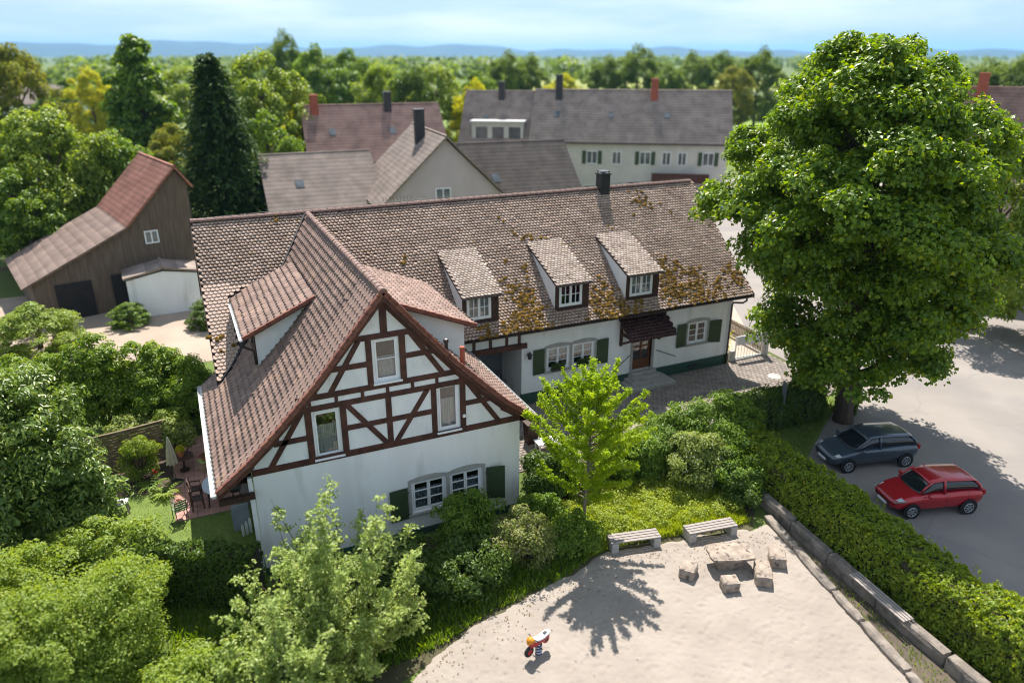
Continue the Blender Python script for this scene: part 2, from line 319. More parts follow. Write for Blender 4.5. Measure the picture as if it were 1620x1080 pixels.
# courtyard of small pavers: sheet of joints with the stones on it
cy_ = sheet('courtyard_pavement', [(.3, 2.0), (13.5, 2.0), (19.8, 4.0), (19.8, 7.95), (16.9, 7.95), (16.9, 7.7), (3.9, 7.7), (3.9, 10.2), (.3, 10.2)], .30, JOINT, .2)
PT = []
pw, pd = .27, .205
j = 0; yy = 2.1
while yy < 10:
    xx = .4+(j % 2)*pw/2
    while xx < 19.6:
        cx, cy0 = xx+pw/2, yy+pd/2
        ok = (cy0 < 7.62 and (cx < 13.5 or cy0 > 2.0+(cx-13.5)*.33)) or (cx > 17 and cy0 < 7.85) or (cx < 3.7)
        if ok: PT.append((cx, cy0))
        xx += pw
    yy += pd; j += 1
PT = np.array(PT); cv = np.array(cam.location)
sunny = (PT[:, 1] < 4.4) | (PT[:, 0] > 16.6)
dist = np.hypot(PT[:, 0]-cv[0], PT[:, 1]-cv[1])+np.where((PT[:, 0] > 6) & sunny, 0, 100)
order = np.argsort(dist)
hw, hd, th = pw/2-.012, pd/2-.012, .018
pm = MB(); pm.box(-hw, hw, -hd, hd, -.02, th)
first = None
PVV, PVF = np.array(pm.v), np.array(pm.f)
for k in order[:290]:
    if first is None:
        o = pm.build('paver', PAVER, cy_, world=False, bevel=.006); first = o
    else:
        o = first.copy(); COL.objects.link(o); o.parent = cy_
    o.location = (PT[k][0], PT[k][1], .30+random.uniform(-.003, .004)); o.rotation_euler = (random.uniform(-.01, .01), random.uniform(-.01, .01), random.uniform(-.03, .03))
rest = order[290:]; V = []; F = []
for q, k in enumerate(rest):
    V.append(PVV+np.array([PT[k][0], PT[k][1], .30+rng.uniform(-.003, .004)])); F.append(PVF+8*q)
npmesh('pavers', np.concatenate(V), np.concatenate(F), PAVER, cy_, kind='stuff')
mb = MB(); mb.lathe((17.8, 5.1, .302), [(.36, 0), (.36, .028), (.3, .032)], 20); mb.build('manhole_cover', CONC, cy_)

# terrace slabs left of the house
tr = sheet('terrace', [(-12.35, 4.55), (-9.62, 4.55), (-9.62, 11.6), (-11.9, 11.6), (-12.8, 8.0)], .02, JOINT, .1)
for i in range(7):
    for jj in range(17):
        x0, y0 = -12.42+i*.405, 4.57+jj*.41
        if x0 > -9.7-.4 and False: continue
        if x0+.4 > -9.62: continue
        mb = MB(); mb.box(x0+.008, x0+.397, y0+.008, y0+.402, .0, .045+random.uniform(-.004, .004)); mb.build('slab', SLABM, tr, bevel=.006)

# ------------------------------------------------------------------ THE HOUSE
YR, ZR = 13.25, 9.76
MPROF = [(7.0, 4.5), (8.4, 5.58), (YR, ZR)]
WLP = [(-10.74, 3.84), (-9.53, 4.80), (-8.67, 5.62), (-7.35, 6.97), (-5.01, 9.76)]
WRP = [(.58, 4.04), (-.78, 5.08), (-1.75, 6.04), (-2.67, 6.97), (-5.01, 9.76)]
XL, XR_ = -10.13, 17.45
def zm(y):
    y = np.asarray(y, float); yy = np.where(y > YR, 2*YR-y, y)
    return np.interp(yy, [p[0] for p in MPROF], [p[1] for p in MPROF])
WXS = [p[0] for p in WLP]+[p[0] for p in WRP[::-1]][1:]; WZS = [p[1] for p in WLP]+[p[1] for p in WRP[::-1]][1:]
def zw(x): return np.interp(x, WXS, WZS)
HB = (0, 5, 0)
house = thing('farmhouse', HB, 'long white farmhouse with mossy tiled roof and half-timbered gable wing', 'house')
roof_o = None

def lay(prof, axis, u0, u1, w, e, start=0.0, stagger=True):
    pts = np.array(prof, float); seg = np.hypot(*np.diff(pts, axis=0).T); cs = np.concatenate([[0], np.cumsum(seg)])
    P, U, V, N = [], [], [], []
    rows = int((cs[-1]-start)/e)+1; cols = int((u1-u0)/w)
    for i in range(rows):
        s = start+i*e
        if s > cs[-1]-.06: break
        h, z = np.interp(s, cs, pts[:, 0]), np.interp(s, cs, pts[:, 1])
        s2 = min(s+e, cs[-1]); h2, z2 = np.interp(s2, cs, pts[:, 0]), np.interp(s2, cs, pts[:, 1])
        t = np.array([h2-h, z2-z]); t /= np.hypot(*t)
        us = u0+w*(np.arange(cols+1)+(.5 if (stagger and i % 2) else 0))
        us = us[us < u1]
        k = len(us); one = np.ones(k); ze = np.zeros(k)
        if axis == 'm':
            P.append(np.stack([us, one*h, one*z], 1)); U.append(np.tile([1., 0, 0], (k, 1))); V.append(np.tile([0, t[0], t[1]], (k, 1)))
        elif axis == 'wl':
            P.append(np.stack([one*h, us, one*z], 1)); U.append(np.tile([0, -1., 0], (k, 1))); V.append(np.tile([t[0], 0, t[1]], (k, 1)))
        else:
            P.append(np.stack([one*h, us, one*z], 1)); U.append(np.tile([0, 1., 0], (k, 1))); V.append(np.tile([t[0], 0, t[1]], (k, 1)))
    P, U, V = map(np.concatenate, (P, U, V)); N = np.cross(U, V)
    return P, U, V, N
def biber(w, e, lift=.054, lip=.030):
    """beaver-tail tile: round-ended plate tipped up at its lower end, with an open gap beneath"""
    Lh = e*1.3; a = .5*w-.005
    out = [(-a, Lh), (-a, .06), (-.62*a, .02), (0, 0), (.62*a, .02), (a, .06), (a, Lh)]
    v = []
    for x, y in out: v.append((x, y, lift-(lift-.008)*y/Lh))
    for x, y in out[1:6]: v.append((x, y+.003, lip-(lift-.008)*y/Lh))
    f = [(0, 1, 6), (1, 5, 6), (1, 2, 5), (2, 4, 5), (2, 3, 4)]
    for k in range(4): f += [(1+k, 7+k, 8+k), (1+k, 8+k, 2+k)]
    f += [(0, 7, 1), (6, 5, 11), (7, 0, 11), (0, 6, 11), (8, 7, 9), (9, 7, 11), (9, 11, 10)]
    return np.array(v, float), np.array(f)
def pantile(w, e):
    """flat interlocking tile with a short raised nose at its lower end"""
    Lh = e*1.15; cx = [-.5, -.20, -.15, .09, .14, .5]; nose = [0, .002, .046, .046, .002, 0]; v = []; f = []
    for x, z in zip(cx, nose): v.append((x*w, 0, z+.020))
    for x, z in zip(cx, nose): v.append((x*w, .26*Lh, z*.22+.015))
    for x, z in zip(cx, nose): v.append((x*w, Lh, -.004))
    for x, z in zip(cx, nose): v.append((x*w, .004, -.002))
    for k in range(5):
        for r in (0, 6): f += [(r+k, r+k+1, r+6+k+1), (r+k, r+6+k+1, r+6+k)]
        f += [(18+k, 18+k+1, k+1), (18+k, k+1, k)]
    return np.array(v, float), np.array(f)
def tiles_mesh(name, tp, P, U, V, N, m, parent, jit=.006, kind='stuff'):
    tv, tf = tp; n = len(P)
    if n == 0: return None
    j = rng.normal(0, jit, (n, 1)); sk = rng.normal(0, .012, (n, 1)); dz = rng.normal(0, .35, (n, 1))*jit
    slip = rng.random((n, 1)) < .014; j = j-slip*rng.uniform(.02, .07, (n, 1)); sk = sk+slip*rng.normal(0, .07, (n, 1))      # a few slipped tiles
    a = tv[:, 0][None, :, None]; b = tv[:, 1][None, :, None]; c = tv[:, 2][None, :, None]
    X = P[:, None, :]+U[:, None, :]*(a+sk[:, None, :]*(b-.1))+V[:, None, :]*(b+j[:, None, :])+N[:, None, :]*(c+dz[:, None, :]+.004*rng.random((n, 1, 1)))
    F = tf[None]+len(tv)*np.arange(n)[:, None, None]
    return npmesh(name, X.reshape(-1, 3), F.reshape(-1, 3), m, parent, kind=kind)

# --- roof decks (closed slabs under the tiles)
def deck(mb, a, b, c, d, t=.06):
    n = (Vector(b)-Vector(a)).cross(Vector(d)-Vector(a)).normalized()
    A = [Vector(p)-n*.004 for p in (a, b, c, d)]; B = [p-n*t for p in A]
    mb.add(A+B, [(0, 1, 2, 3), (7, 6, 5, 4), (0, 4, 5, 1), (1, 5, 6, 2), (2, 6, 7, 3), (3, 7, 4, 0)])
mb = MB()
for (y0, z0), (y1, z1) in zip(MPROF[:-1], MPROF[1:]):
    deck(mb, (XL, y0, z0), (XR_, y0, z0), (XR_, y1, z1), (XL, y1, z1))
deck(mb, (XR_, 2*YR-7.0, 4.5), (XL, 2*YR-7.0, 4.5), (XL, YR, ZR), (XR_, YR, ZR))
roof = mb.build('roof', UNDER, house)
mb = MB()
def wend(x): return 8.6 if x < XL else (10.6 if x < -8.5 else 12.9)
for pr in (WLP, WRP):
    for (x0, z0), (x1, z1) in zip(pr[:-1], pr[1:]):
        # the wing's slopes stop where they dive into the main roof
        e0 = float(np.interp(z0, [4.5, 5.58, ZR], [8.6, 8.6, YR])) if pr is WLP else float(np.interp(z0, [4.04, 4.5, 5.58, ZR], [7.6, 7.6, 8.6, YR]))
        e1 = float(np.interp(z1, [4.5, 5.58, ZR], [8.6, 8.6, YR])) if pr is WLP else float(np.interp(z1, [4.04, 4.5, 5.58, ZR], [7.6, 7.6, 8.6, YR]))
        if pr is WLP: deck(mb, (x0, e0, z0), (x0, -.5, z0), (x1, -.5, z1), (x1, e1, z1))
        else: deck(mb, (x0, -.5, z0), (x0, e0, z0), (x1, e1, z1), (x1, -.5, z1))
wroof = mb.build('wing_roof', UNDER, house)

# --- dormer footprints
DORM = [(.60, 2.62), (5.42, 7.50), (9.48, 11.66)]
DYT, DZT, DYE, DZE = 10.95, float(zm(10.95)), 7.42, 6.40     # dormer roof: top on the main slope, eave
DF = 7.72                                                       # dormer front plane
# wing dormers: left (x eave, z eave, x top), y range
LD = dict(y0=4.72, y1=10.3, xe=-9.08, ze=6.95, xt=-6.3, zt=float(zw(-6.3)), xf=-8.62, yc=5.05)
RD = dict(y0=2.35, y1=8.6, xe=-.72, ze=7.02, xt=-3.75, zt=float(zw(-3.75)), xf=-1.10, yc=2.78)

# --- main roof tiles
P, U, V, N = lay(MPROF, 'm', XL+.08, XR_-.02, .18, .168)
inw = (P[:, 0] > -10.9) & (P[:, 0] < .6)
keep = ~(inw & (zw(P[:, 0]) > P[:, 2]-.02))
for a, b in DORM:
    yt = DYT; keep &= ~((P[:, 0] > a+.12) & (P[:, 0] < b-.12) & (P[:, 1] > DF-.12) & (P[:, 1] < yt-.15))
ld_in = (P[:, 0] > LD['xe']) & (P[:, 0] < LD['xt']) & (P[:, 1] < LD['y1']); 
zl = LD['zt']+(LD['xt']-P[:, 0])*(LD['ze']-LD['zt'])/(LD['xt']-LD['xe'])
keep &= ~(ld_in & (zl > P[:, 2]-.02))
rd_in = (P[:, 0] < RD['xe']) & (P[:, 0] > RD['xt']) & (P[:, 1] < RD['y1'])
zr = RD['zt']+(P[:, 0]-RD['xt'])*(RD['ze']-RD['zt'])/(RD['xe']-RD['xt'])
keep &= ~(rd_in & (zr > P[:, 2]-.02))
P, U, V, N = P[keep], U[keep], V[keep], N[keep]
tb = biber(.18, .168, .050, .028)
near = np.argsort(np.linalg.norm(P-cv, axis=1)+np.where(P[:, 0] < -5, 0, 50))
ind = near[:150]; oth = np.setdiff1d(np.arange(len(P)), ind)
tiles_mesh('roof_tiles', tb, P[oth], U[oth], V[oth], N[oth], BIBER, roof)
def tile_objs(name, tp, sel, P, U, V, N, m, parent):
    me = bpy.data.meshes.new(name); me.from_pydata([tuple(v) for v in tp[0]], [], [tuple(int(i) for i in f) for f in tp[1]]); me.materials.append(m)
    off = PW[parent.name]
    for k in sel:
        o = bpy.data.objects.new(name, me); COL.objects.link(o); o.parent = parent
        M = Matrix.Identity(4)
        u, v, n = Vector(U[k]), Vector(V[k]), Vector(N[k])
        for r in range(3): M[r][0], M[r][1], M[r][2] = u[r], v[r], n[r]
        p = Vector(P[k])+n*random.uniform(0, .005)+v*random.gauss(0, .006)
        M.translation = p-off
        o.matrix_basis = M @ Matrix.Rotation(random.gauss(0, .012), 4, 'Z')
tile_objs('roof_tile', tb, ind, P, U, V, N, BIBER, roof)
# moss cushions on the main roof: thickest low down on the right, in drifts below the dormers
dens = noise2(P[:, 0]*.9, P[:, 1]*1.2, 21)*.55+noise2(P[:, 0]*3, P[:, 1]*3, 22)*.35
low = np.clip((8.9-P[:, 1])/1.4, 0, 1)*np.clip((P[:, 0]-.3)/3, .12, 1)
drift = np.zeros(len(P))
for c_, wd in ((3.6, .8), (4.4, .6), (8.4, .7), (12.6, .6), (14.2, 1.2), (1.9, .5)): drift = np.maximum(drift, np.exp(-((P[:, 0]-c_-.12*(P[:, 1]-8))/wd)**2))
prob = np.clip((dens*1.35+.40*low+.75*drift*np.clip((11.4-P[:, 1])/2.2, 0, 1)-.46)*1.5, 0, 1)
msel = np.where(rng.random(len(P)) < prob)[0]
mc = P[msel]+N[msel]*.045+V[msel]*rng.uniform(0, .12, (len(msel), 1))+U[msel]*rng.uniform(-.08, .08, (len(msel), 1))
def moss_mesh(name, C, Ns, m, parent, r=(.035, .10)):
    n = len(C); k = 6; rad = rng.uniform(*r, n)
    A = np.cross(Ns, [[.3, .5, .1]]); A /= np.linalg.norm(A, axis=1)[:, None]; B = np.cross(Ns, A)
    V_ = [C+Ns*rad[:, None]*.55]
    for q in range(k):
        t = q*2*np.pi/k+rng.uniform(-.3, .3, n); rr = rad*rng.uniform(.75, 1.25, n)
        V_.append(C+A*(np.cos(t)*rr)[:, None]+B*(np.sin(t)*rr)[:, None]-Ns*.02)
    V_ = np.stack(V_, 1).reshape(-1, 3)
    f = np.array([(0, 1+q, 1+(q+1) % k) for q in range(k)])
    return npmesh(name, V_, (f[None]+(k+1)*np.arange(n)[:, None, None]).reshape(-1, 3), m, parent, kind='stuff')
mrep = np.repeat(np.arange(len(msel)), 5)
moss_mesh('moss', mc[mrep]+rng.normal(0, .05, (len(mrep), 3))*np.array([1, .8, .4]), N[msel][mrep], MOSS, roof)

# --- wing tiles
def lay_wing(prof, ax, y1):
    P, U, V, N = lay(prof, ax, -.42, y1, .30, .275, stagger=False)
    k = (zm(P[:, 1]) < P[:, 2]+.02) | (P[:, 1] < 7.1) | (P[:, 0] < XL)
    k &= ~((P[:, 0] < XL) & (P[:, 1] > 8.55))
    if ax == 'wl': k &= ~((P[:, 0] > LD['xf']+.1) & (P[:, 0] < LD['xt']-.1) & (P[:, 1] > LD['yc']+.1) & (P[:, 1] < LD['y1']))
    else: k &= ~((P[:, 0] < RD['xf']-.1) & (P[:, 0] > RD['xt']+.1) & (P[:, 1] > RD['yc']+.1) & (P[:, 1] < RD['y1'])) & ~((P[:, 1] > 7.6) & (P[:, 0] > -.6))
    return P[k], U[k], V[k], N[k]
tpn = pantile(.30, .275)
P, U, V, N = lay_wing(WLP, 'wl', 12.9)
near = np.argsort(np.linalg.norm(P-cv, axis=1)); ind = near[:150]
tile_objs('roof_tile', tpn, ind, P, U, V, N, PAN, wroof)
oth = near[150:]; tiles_mesh('wing_tiles', tpn, P[oth], U[oth], V[oth], N[oth], PAN, wroof)
P, U, V, N = lay_wing(WRP, 'wr', 12.9)
tiles_mesh('wing_tiles', tpn, P, U, V, N, PAN_R, wroof)

# --- ridge and verge tiles
def half_pipe(r, l):
    mb = MB(); n = 7; v = []
    for j, (yy, rr) in enumerate(((0, r*1.08), (.06, r*1.08), (.06, r), (l+.05, r*.94))):
        for k in range(n):
            t = math.pi*k/(n-1)-.0; v.append((rr*math.cos(t), yy, rr*math.sin(t)*.9))
    f = [(j*n+k, j*n+k+1, (j+1)*n+k+1, (j+1)*n+k) for j in range(3) for k in range(n-1)]
    f.append(tuple(range(n))[::-1]); mb.add(v, f); return mb
me0 = None
def ridge_run(p0, p1, l, r, parent):
    global me0
    p0, p1 = Vector(p0), Vector(p1); d = (p1-p0); n = int(d.length/l); d.normalize()
    mesh = None; q = d.to_track_quat('Y', 'Z')
    for k in range(n+1):
        if mesh is None:
            o = half_pipe(r, l).build('ridge_tile', RIDGEM, parent, world=False); mesh = o.data
        else:
            o = bpy.data.objects.new('ridge_tile', mesh); COL.objects.link(o); o.parent = parent
        o.location = p0+d*l*k-PW[parent.name]+Vector((random.uniform(-.006, .006), random.uniform(-.006, .006), random.uniform(-.006, .006)))
        o.rotation_euler = q.to_euler()
ridge_run((XL, YR, ZR-.01), (XR_-.35, YR, ZR-.01), .36, .15, roof)
ridge_run((-5.01, -.52, 9.76), (-5.01, 12.6, 9.76), .36, .14, wroof)
for pr, sgn in ((WLP, -1), (WRP, 1)):       # red verge tiles along the front gable edge
    pts = np.array(pr); seg = np.hypot(*np.diff(pts, axis=0).T); cs = np.concatenate([[0], np.cumsum(seg)]); s = .02
    while s < cs[-1]-.15:
        a = (np.interp(s, cs, pts[:, 0]), np.interp(s, cs, pts[:, 1])); b = (np.interp(s+.35, cs, pts[:, 0]), np.interp(s+.35, cs, pts[:, 1]))
        mb = MB(); t = Vector((b[0]-a[0], 0, b[1]-a[1])).normalized(); nn = Vector((sgn*abs(t.z), 0, abs(t.x)))
        A, B = Vector((a[0], -.5, a[1])), Vector((b[0], -.5, b[1]))
        c_ = [A+nn*.10, A+nn*-.07, B+nn*-.085, B+nn*.075]
        mb.add([p+Vector((0, -.04, 0)) for p in c_]+[p+Vector((0, .10, 0)) for p in c_], [(0, 1, 2, 3), (4, 7, 6, 5), (0, 4, 5, 1), (1, 5, 6, 2), (2, 6, 7, 3), (3, 7, 4, 0)])
        mb.build('verge_tile', VERGE, wroof); s += .335
# barge boards under the verge and timber rafter on the wall
for pr, sgn in ((WLP, -1), (WRP, 1)):
    for (x0, z0), (x1, z1) in zip(pr[:-1], pr[1:]):
        mb = MB(); e = .0
        mb.add([(x0, -.47, z0-.08), (x1, -.47, z1-.08), (x1, -.47, z1-.33), (x0, -.47, z0-.27), (x0, -.42, z0-.08), (x1, -.42, z1-.08), (x1, -.42, z1-.33), (x0, -.42, z0-.27)],
               [(0, 1, 2, 3), (7, 6, 5, 4), (0, 4, 5, 1), (1, 5, 6, 2), (2, 6, 7, 3), (3, 7, 4, 0)])
        mb.build('barge_board', TIMBER, wroof)
for X in (XL-.03, XR_+.0):   # main gable verge boards
    mb = MB()
    for (y0, z0), (y1, z1) in list(zip(MPROF[:-1], MPROF[1:]))+[((2*YR-7.0, 4.5), (YR, ZR))]:
        mb.add([(X, y0, z0+.04), (X, y1, z1+.04), (X, y1, z1-.22), (X, y0, z0-.2), (X+.03, y0, z0+.04), (X+.03, y1, z1+.04), (X+.03, y1, z1-.22), (X+.03, y0, z0-.2)],
               [(0, 1, 2, 3), (7, 6, 5, 4), (0, 4, 5, 1), (1, 5, 6, 2), (2, 6, 7, 3), (3, 7, 4, 0)])
    mb.build('verge_board', DARKWOOD, roof)
# valley flashings
mb = MB(); pts = []
for x in np.linspace(-10.0, -5.05, 12):
    z = float(zw(x)); y = float(np.interp(z, [4.5, 5.58, ZR], [7.0, 8.4, YR])); pts.append((x-.03, y-.03, z+.045))
mb.tube(pts, .05, 6); mb.build('valley_flashing', METAL_D, roof)
mb = MB(); pts = []
for x in np.linspace(-.3, -4.97, 12):
    z = float(zw(x)); y = float(np.interp(z, [4.5, 5.58, ZR], [7.0, 8.4, YR])); pts.append((x+.03, y-.03, z+.045))
mb.tube(pts, .05, 6); mb.build('valley_flashing', METAL_D, roof)

# --- walls with openings
def hole_wall(mb, u0, u1, z0, z1, holes, fn, depth, top=None):
    """flat wall cells in (u,z) minus holes; fn(u, z, d) -> world; top: optional (lo(z), hi(z)) limits"""
    zs = sorted(set([z0, z1]+[z for h in holes for z in (h[2], h[3])]+(list(np.linspace(z0, z1, 9)) if top else [])))
    for a, b in zip(zs[:-1], zs[1:]):
        if b-a < 1e-4: continue
        mid = (a+b)/2; hs = sorted([h for h in holes if h[2] < mid < h[3]])
        La, Lb = (top[0](a), top[0](b)) if top else (u0, u0); Ha, Hb = (top[1](a), top[1](b)) if top else (u1, u1)
        ca, cb = La, Lb
        for h in hs:
            mb.quad(fn(ca, a, 0), fn(h[0], a, 0), fn(h[0], b, 0), fn(cb, b, 0)); ca = cb = h[1]
        mb.quad(fn(ca, a, 0), fn(Ha, a, 0), fn(Hb, b, 0), fn(cb, b, 0))
    for h in holes:
        a, b, c, d = h[:4]
        for p, q in (((a, c), (b, c)), ((b, c), (b, d)), ((b, d), (a, d)), ((a, d), (a, c))):
            mb.quad(fn(*p, 0), fn(*q, 0), fn(*q, depth), fn(*p, depth))

mb = MB(); mb.box(-9.4, -.2, .8, 7.6, 3.80, 3.88); mb.build('floor_slab', ROOM, house)
mb = MB(); mb.box(-9.4, -.2, 3.0, 3.1, .0, 3.78); mb.build('partition', ROOM, house)
mb = MB(); mb.box(-7.5, -2.8, 2.2, 2.3, 3.9, 6.4); mb.build('partition', ROOM, house)
mb = MB(); mb.box(-6.2, -3.9, 2.2, 2.3, 6.42, 8.1); mb.build('partition', ROOM, house)
mb = MB(); mb.box(-6.9, -3.1, .4, 2.2, 6.30, 6.38); mb.build('floor_slab', ROOM, house)
mb = MB(); mb.box(.05, 16.7, 8.6, 18.5, 4.40, 4.46); mb.build('floor_slab', ROOM, house)
mb = MB(); mb.box(3.8, 16.7, 10.4, 10.5, .2, 7.2); mb.build('partition', ROOM, house)
front = lambda y0: (lambda u, z, d: (u, y0+d, z))
def window(parent, x0, x1, z0, z1, y, cas=2, rows=2, cols=1, cur=None, fr=.055, bars=.028, arch=0, stone=False, sill=True):
    """recessed casement window facing -Y in the wall plane y"""
    yf = y+.10
    mb = MB(); w_ = .07
    mb.box(x0, x0+w_, yf-.03, yf+.05, z0, z1); mb.box(x1-w_, x1, yf-.03, yf+.05, z0, z1)
    mb.box(x0+w_, x1-w_, yf-.03, yf+.05, z0, z0+w_); mb.box(x0+w_, x1-w_, yf-.03, yf+.05, z1-w_, z1)
    wo = mb.build('window', WFRAME, parent)
    cw = (x1-x0-2*w_)/cas
    for c in range(cas):
        a, b = x0+w_+c*cw+.004, x0+w_+(c+1)*cw-.004; mb = MB(); lo, hi = z0+w_+.004, z1-w_-.004
        mb.box(a, a+fr, yf-.05, yf+.03, lo, hi); mb.box(b-fr, b, yf-.05, yf+.03, lo, hi); mb.box(a+fr, b-fr, yf-.05, yf+.03, lo, lo+fr); mb.box(a+fr, b-fr, yf-.05, yf+.03, hi-fr, hi)
        rr = rows if hasattr(rows, '__len__') else [k/rows for k in range(1, rows)]
        for t in rr: zz = lo+fr+t*(hi-lo-2*fr); mb.box(a+fr, b-fr, yf-.045, yf+.02, zz-bars/2, zz+bars/2)
        for k in range(1, cols): xx = lerp(a+fr, b-fr, k/cols); mb.box(xx-bars/2, xx+bars/2, yf-.0455, yf+.021, lo+fr, hi-fr)
        mb.build('sash', WFRAME, wo)
        tz = [0]+list(rr)+[1]
        for t0, t1 in zip(tz[:-1], tz[1:]):
            za, zb = lo+fr+t0*(hi-lo-2*fr), lo+fr+t1*(hi-lo-2*fr)
            for k in range(cols):
                xa, xb = lerp(a+fr, b-fr, k/cols), lerp(a+fr, b-fr, (k+1)/cols)
                m2 = MB(); m2.box(xa+.002, xb-.002, yf-.012, yf-.006, za+.002, zb-.002); m2.build('pane', GLASS, wo)
    if cur:
        m_, top, bot = cur; mb = MB(); n = 40; vs = []
        zt, zb = lerp(z0, z1, top), lerp(z0, z1, bot)
        for k in range(n+1):
            xx = lerp(x0+.05, x1-.05, k/n); yy = yf+.085+.018*math.sin(k*2.1)+.008*math.sin(k*.9); vs += [(xx, yy, zb+.01*math.sin(k*2.1)), (xx, yy, zt)]
        mb.add(vs, [(2*k, 2*k+2, 2*k+3, 2*k+1) for k in range(n)]); mb.build('curtain', m_, wo, smooth=True)
    if sill:
        mb = MB(); mb.box(x0-.06, x1+.06, y-.09, y+.06, z0-.07, z0-.003); mb.build('sill', STONE if stone else WFRAME, wo, bevel=.008)
    return wo
def shutter(parent, x0, x1, z0, z1, y, ang=0, hinge='l', arch=0):
    """plank shutter with battens, hinged open against the wall"""
    hx = x0 if hinge == 'l' else x1; sg = 1 if hinge == 'l' else -1; w = x1-x0; a = R(ang)
    def pt(u, z, d): return (hx+sg*(u*math.cos(a)+d*math.sin(a)*0), y-.035-d-u*math.sin(a), z)
    mb = MB()
    def slab(ua, ub, za, zb, d0, d1):
        c = [pt(u, z, d) for d in (d0, d1) for u, z in ((ua, za), (ub, za), (ub, zb), (ua, zb))]
        mb.add(c, [(0, 1, 2, 3), (7, 6, 5, 4), (0, 4, 5, 1), (1, 5, 6, 2), (2, 6, 7, 3), (3, 7, 4, 0)])
    n = 5
    for k in range(n):
        za = z1+arch*(math.sin((k+.5)/n*1.57)); slab(w*k/n+.003, w*(k+1)/n-.003, z0, za, 0, .03)
    s = mb.build('shutter', SHUT, parent)
    for t in (.14, .86):
        mb = MB(); slab(.02, w-.02, lerp(z0, z1, t)-.045, lerp(z0, z1, t)+.045, .03, .052); mb.build('batten', SHUT, s)
    mb = MB()
    for t in (.14, .86):
        slab(-.05, .07, lerp(z0, z1, t)-.018, lerp(z0, z1, t)+.018, .052, .062)
    mb.build('hinge', METAL_D, s)
    return s
def surround(parent, x0, x1, z0, z1, y, mids=(), rise=.11):
    """stone jambs, mullion posts and a segmental lintel, proud of the plaster"""
    mb = MB(); jw = .11
    mb.box(x0-jw, x0, y-.03, y+.095, z0-.02, z1); mb.box(x1, x1+jw, y-.03, y+.095, z0-.02, z1)
    for m in mids: mb.box(m-.065, m+.065, y-.031, y+.095, z0-.02, z1)
    ed = [x0-jw]+list(mids)+[x1+jw]
    for a, b in zip(ed[:-1], ed[1:]):
        n = 8; poly = [(a, z1+.002), (b, z1+.002)]
        for k in range(n+1):
            t = 1-k/n; poly.append((lerp(a, b, t), z1+.10+rise*math.sin(t*math.pi)**.8))
        mb.prism([(p, q) for p, q in poly], (0, y-.032, 0), (1, 0, 0), (0, 0, 1), (0, 1, 0), .12)
    return mb.build('window_surround', STONE, parent)

# gable wing -----------------------------------------------------
G1, G2, G3 = (-5.36, -4.48, 6.46, 8.02), (-3.20, -2.38, 4.12, 5.93), (-7.53, -6.63, 4.07, 5.80)
Z1 = 3.93
mb = MB(); gw = [(-4.32, -3.00, 1.0, 2.30), (-2.86, -1.56, 1.0, 2.30)]
hole_wall(mb, -9.6, 0, .28, Z1, gw, front(0), .2)
mb.quad((0, 0, .28), (0, 7.8, .28), (0, 7.8, 4.4), (0, 0, 4.4)); mb.quad((-9.6, 8.4, .28), (-9.6, 0, .28), (-9.6, 0, 4.6), (-9.6, 8.4, 4.6))
mb.quad((0, 7.8, .28), (0, 10.2, .28), (0, 10.2, 4.4), (0, 7.8, 4.4))
wall = mb.build('wall', PLASTER, house)
mb = MB(); mb.box(-9.64, .04, -.04, 7.8, -.3, .28); mb.build('plinth', GREENP, house)
mb = MB(); off = .24
lo_ = lambda z: float(np.interp(z, [p[1]-off for p in WLP], [p[0] for p in WLP])); hi_ = lambda z: float(np.interp(z, [p[1]-off for p in WRP], [p[0] for p in WRP]))
hole_wall(mb, -9.6, 0, Z1, 9.5, [G1, G2, G3], front(.02), .2, top=(lambda z: max(lo_(z), -9.6), lambda z: min(hi_(z), 0.0)))
gable = mb.build('gable_wall', PANEL, house)
BEAMS = [((-9.62, 4.03), (.02, 4.03), .23), ((-8.83, 4.92), (-7.70, 4.92), .19), ((-6.46, 5.0), (-3.39, 5.0), .19), ((-2.2, 5.06), (-.95, 5.06), .19),
 ((-8.25, 5.93), (-1.75, 5.96), .20), ((-8.0, 6.32), (-2.15, 6.36), .20), ((-6.94, 7.19), (-5.58, 7.19), .19), ((-4.30, 7.27), (-3.05, 7.29), .19), ((-6.35, 8.11), (-3.6, 8.13), .20),
 ((-4.95, 9.45), (-4.95, 8.2), .24), ((-5.50, 8.05), (-5.50, 6.4), .20), ((-4.36, 8.05), (-4.36, 6.42), .22),
 ((-7.66, 5.85), (-7.66, 4.12), .22), ((-6.51, 5.85), (-6.51, 4.12), .21), ((-4.95, 5.87), (-4.95, 4.12), .20), ((-3.33, 5.88), (-3.33, 4.12), .20), ((-2.25, 5.89), (-2.25, 4.12), .22),
 ((-5.82, 8.04), (-6.85, 6.40), .18), ((-4.05, 8.06), (-2.98, 6.43), .18), ((-7.86, 5.86), (-9.0, 4.1), .18), ((-2.08, 5.9), (-.88, 4.12), .18), ((-6.37, 5.86), (-5.08, 4.12), .18), ((-3.55, 5.88), (-4.74, 4.12), .18)]
BEAMS += [((x, 6.24), (x, 6.03), .11) for x in (-7.57, -6.69, -5.81, -4.95, -4.07, -3.19, -2.32)]
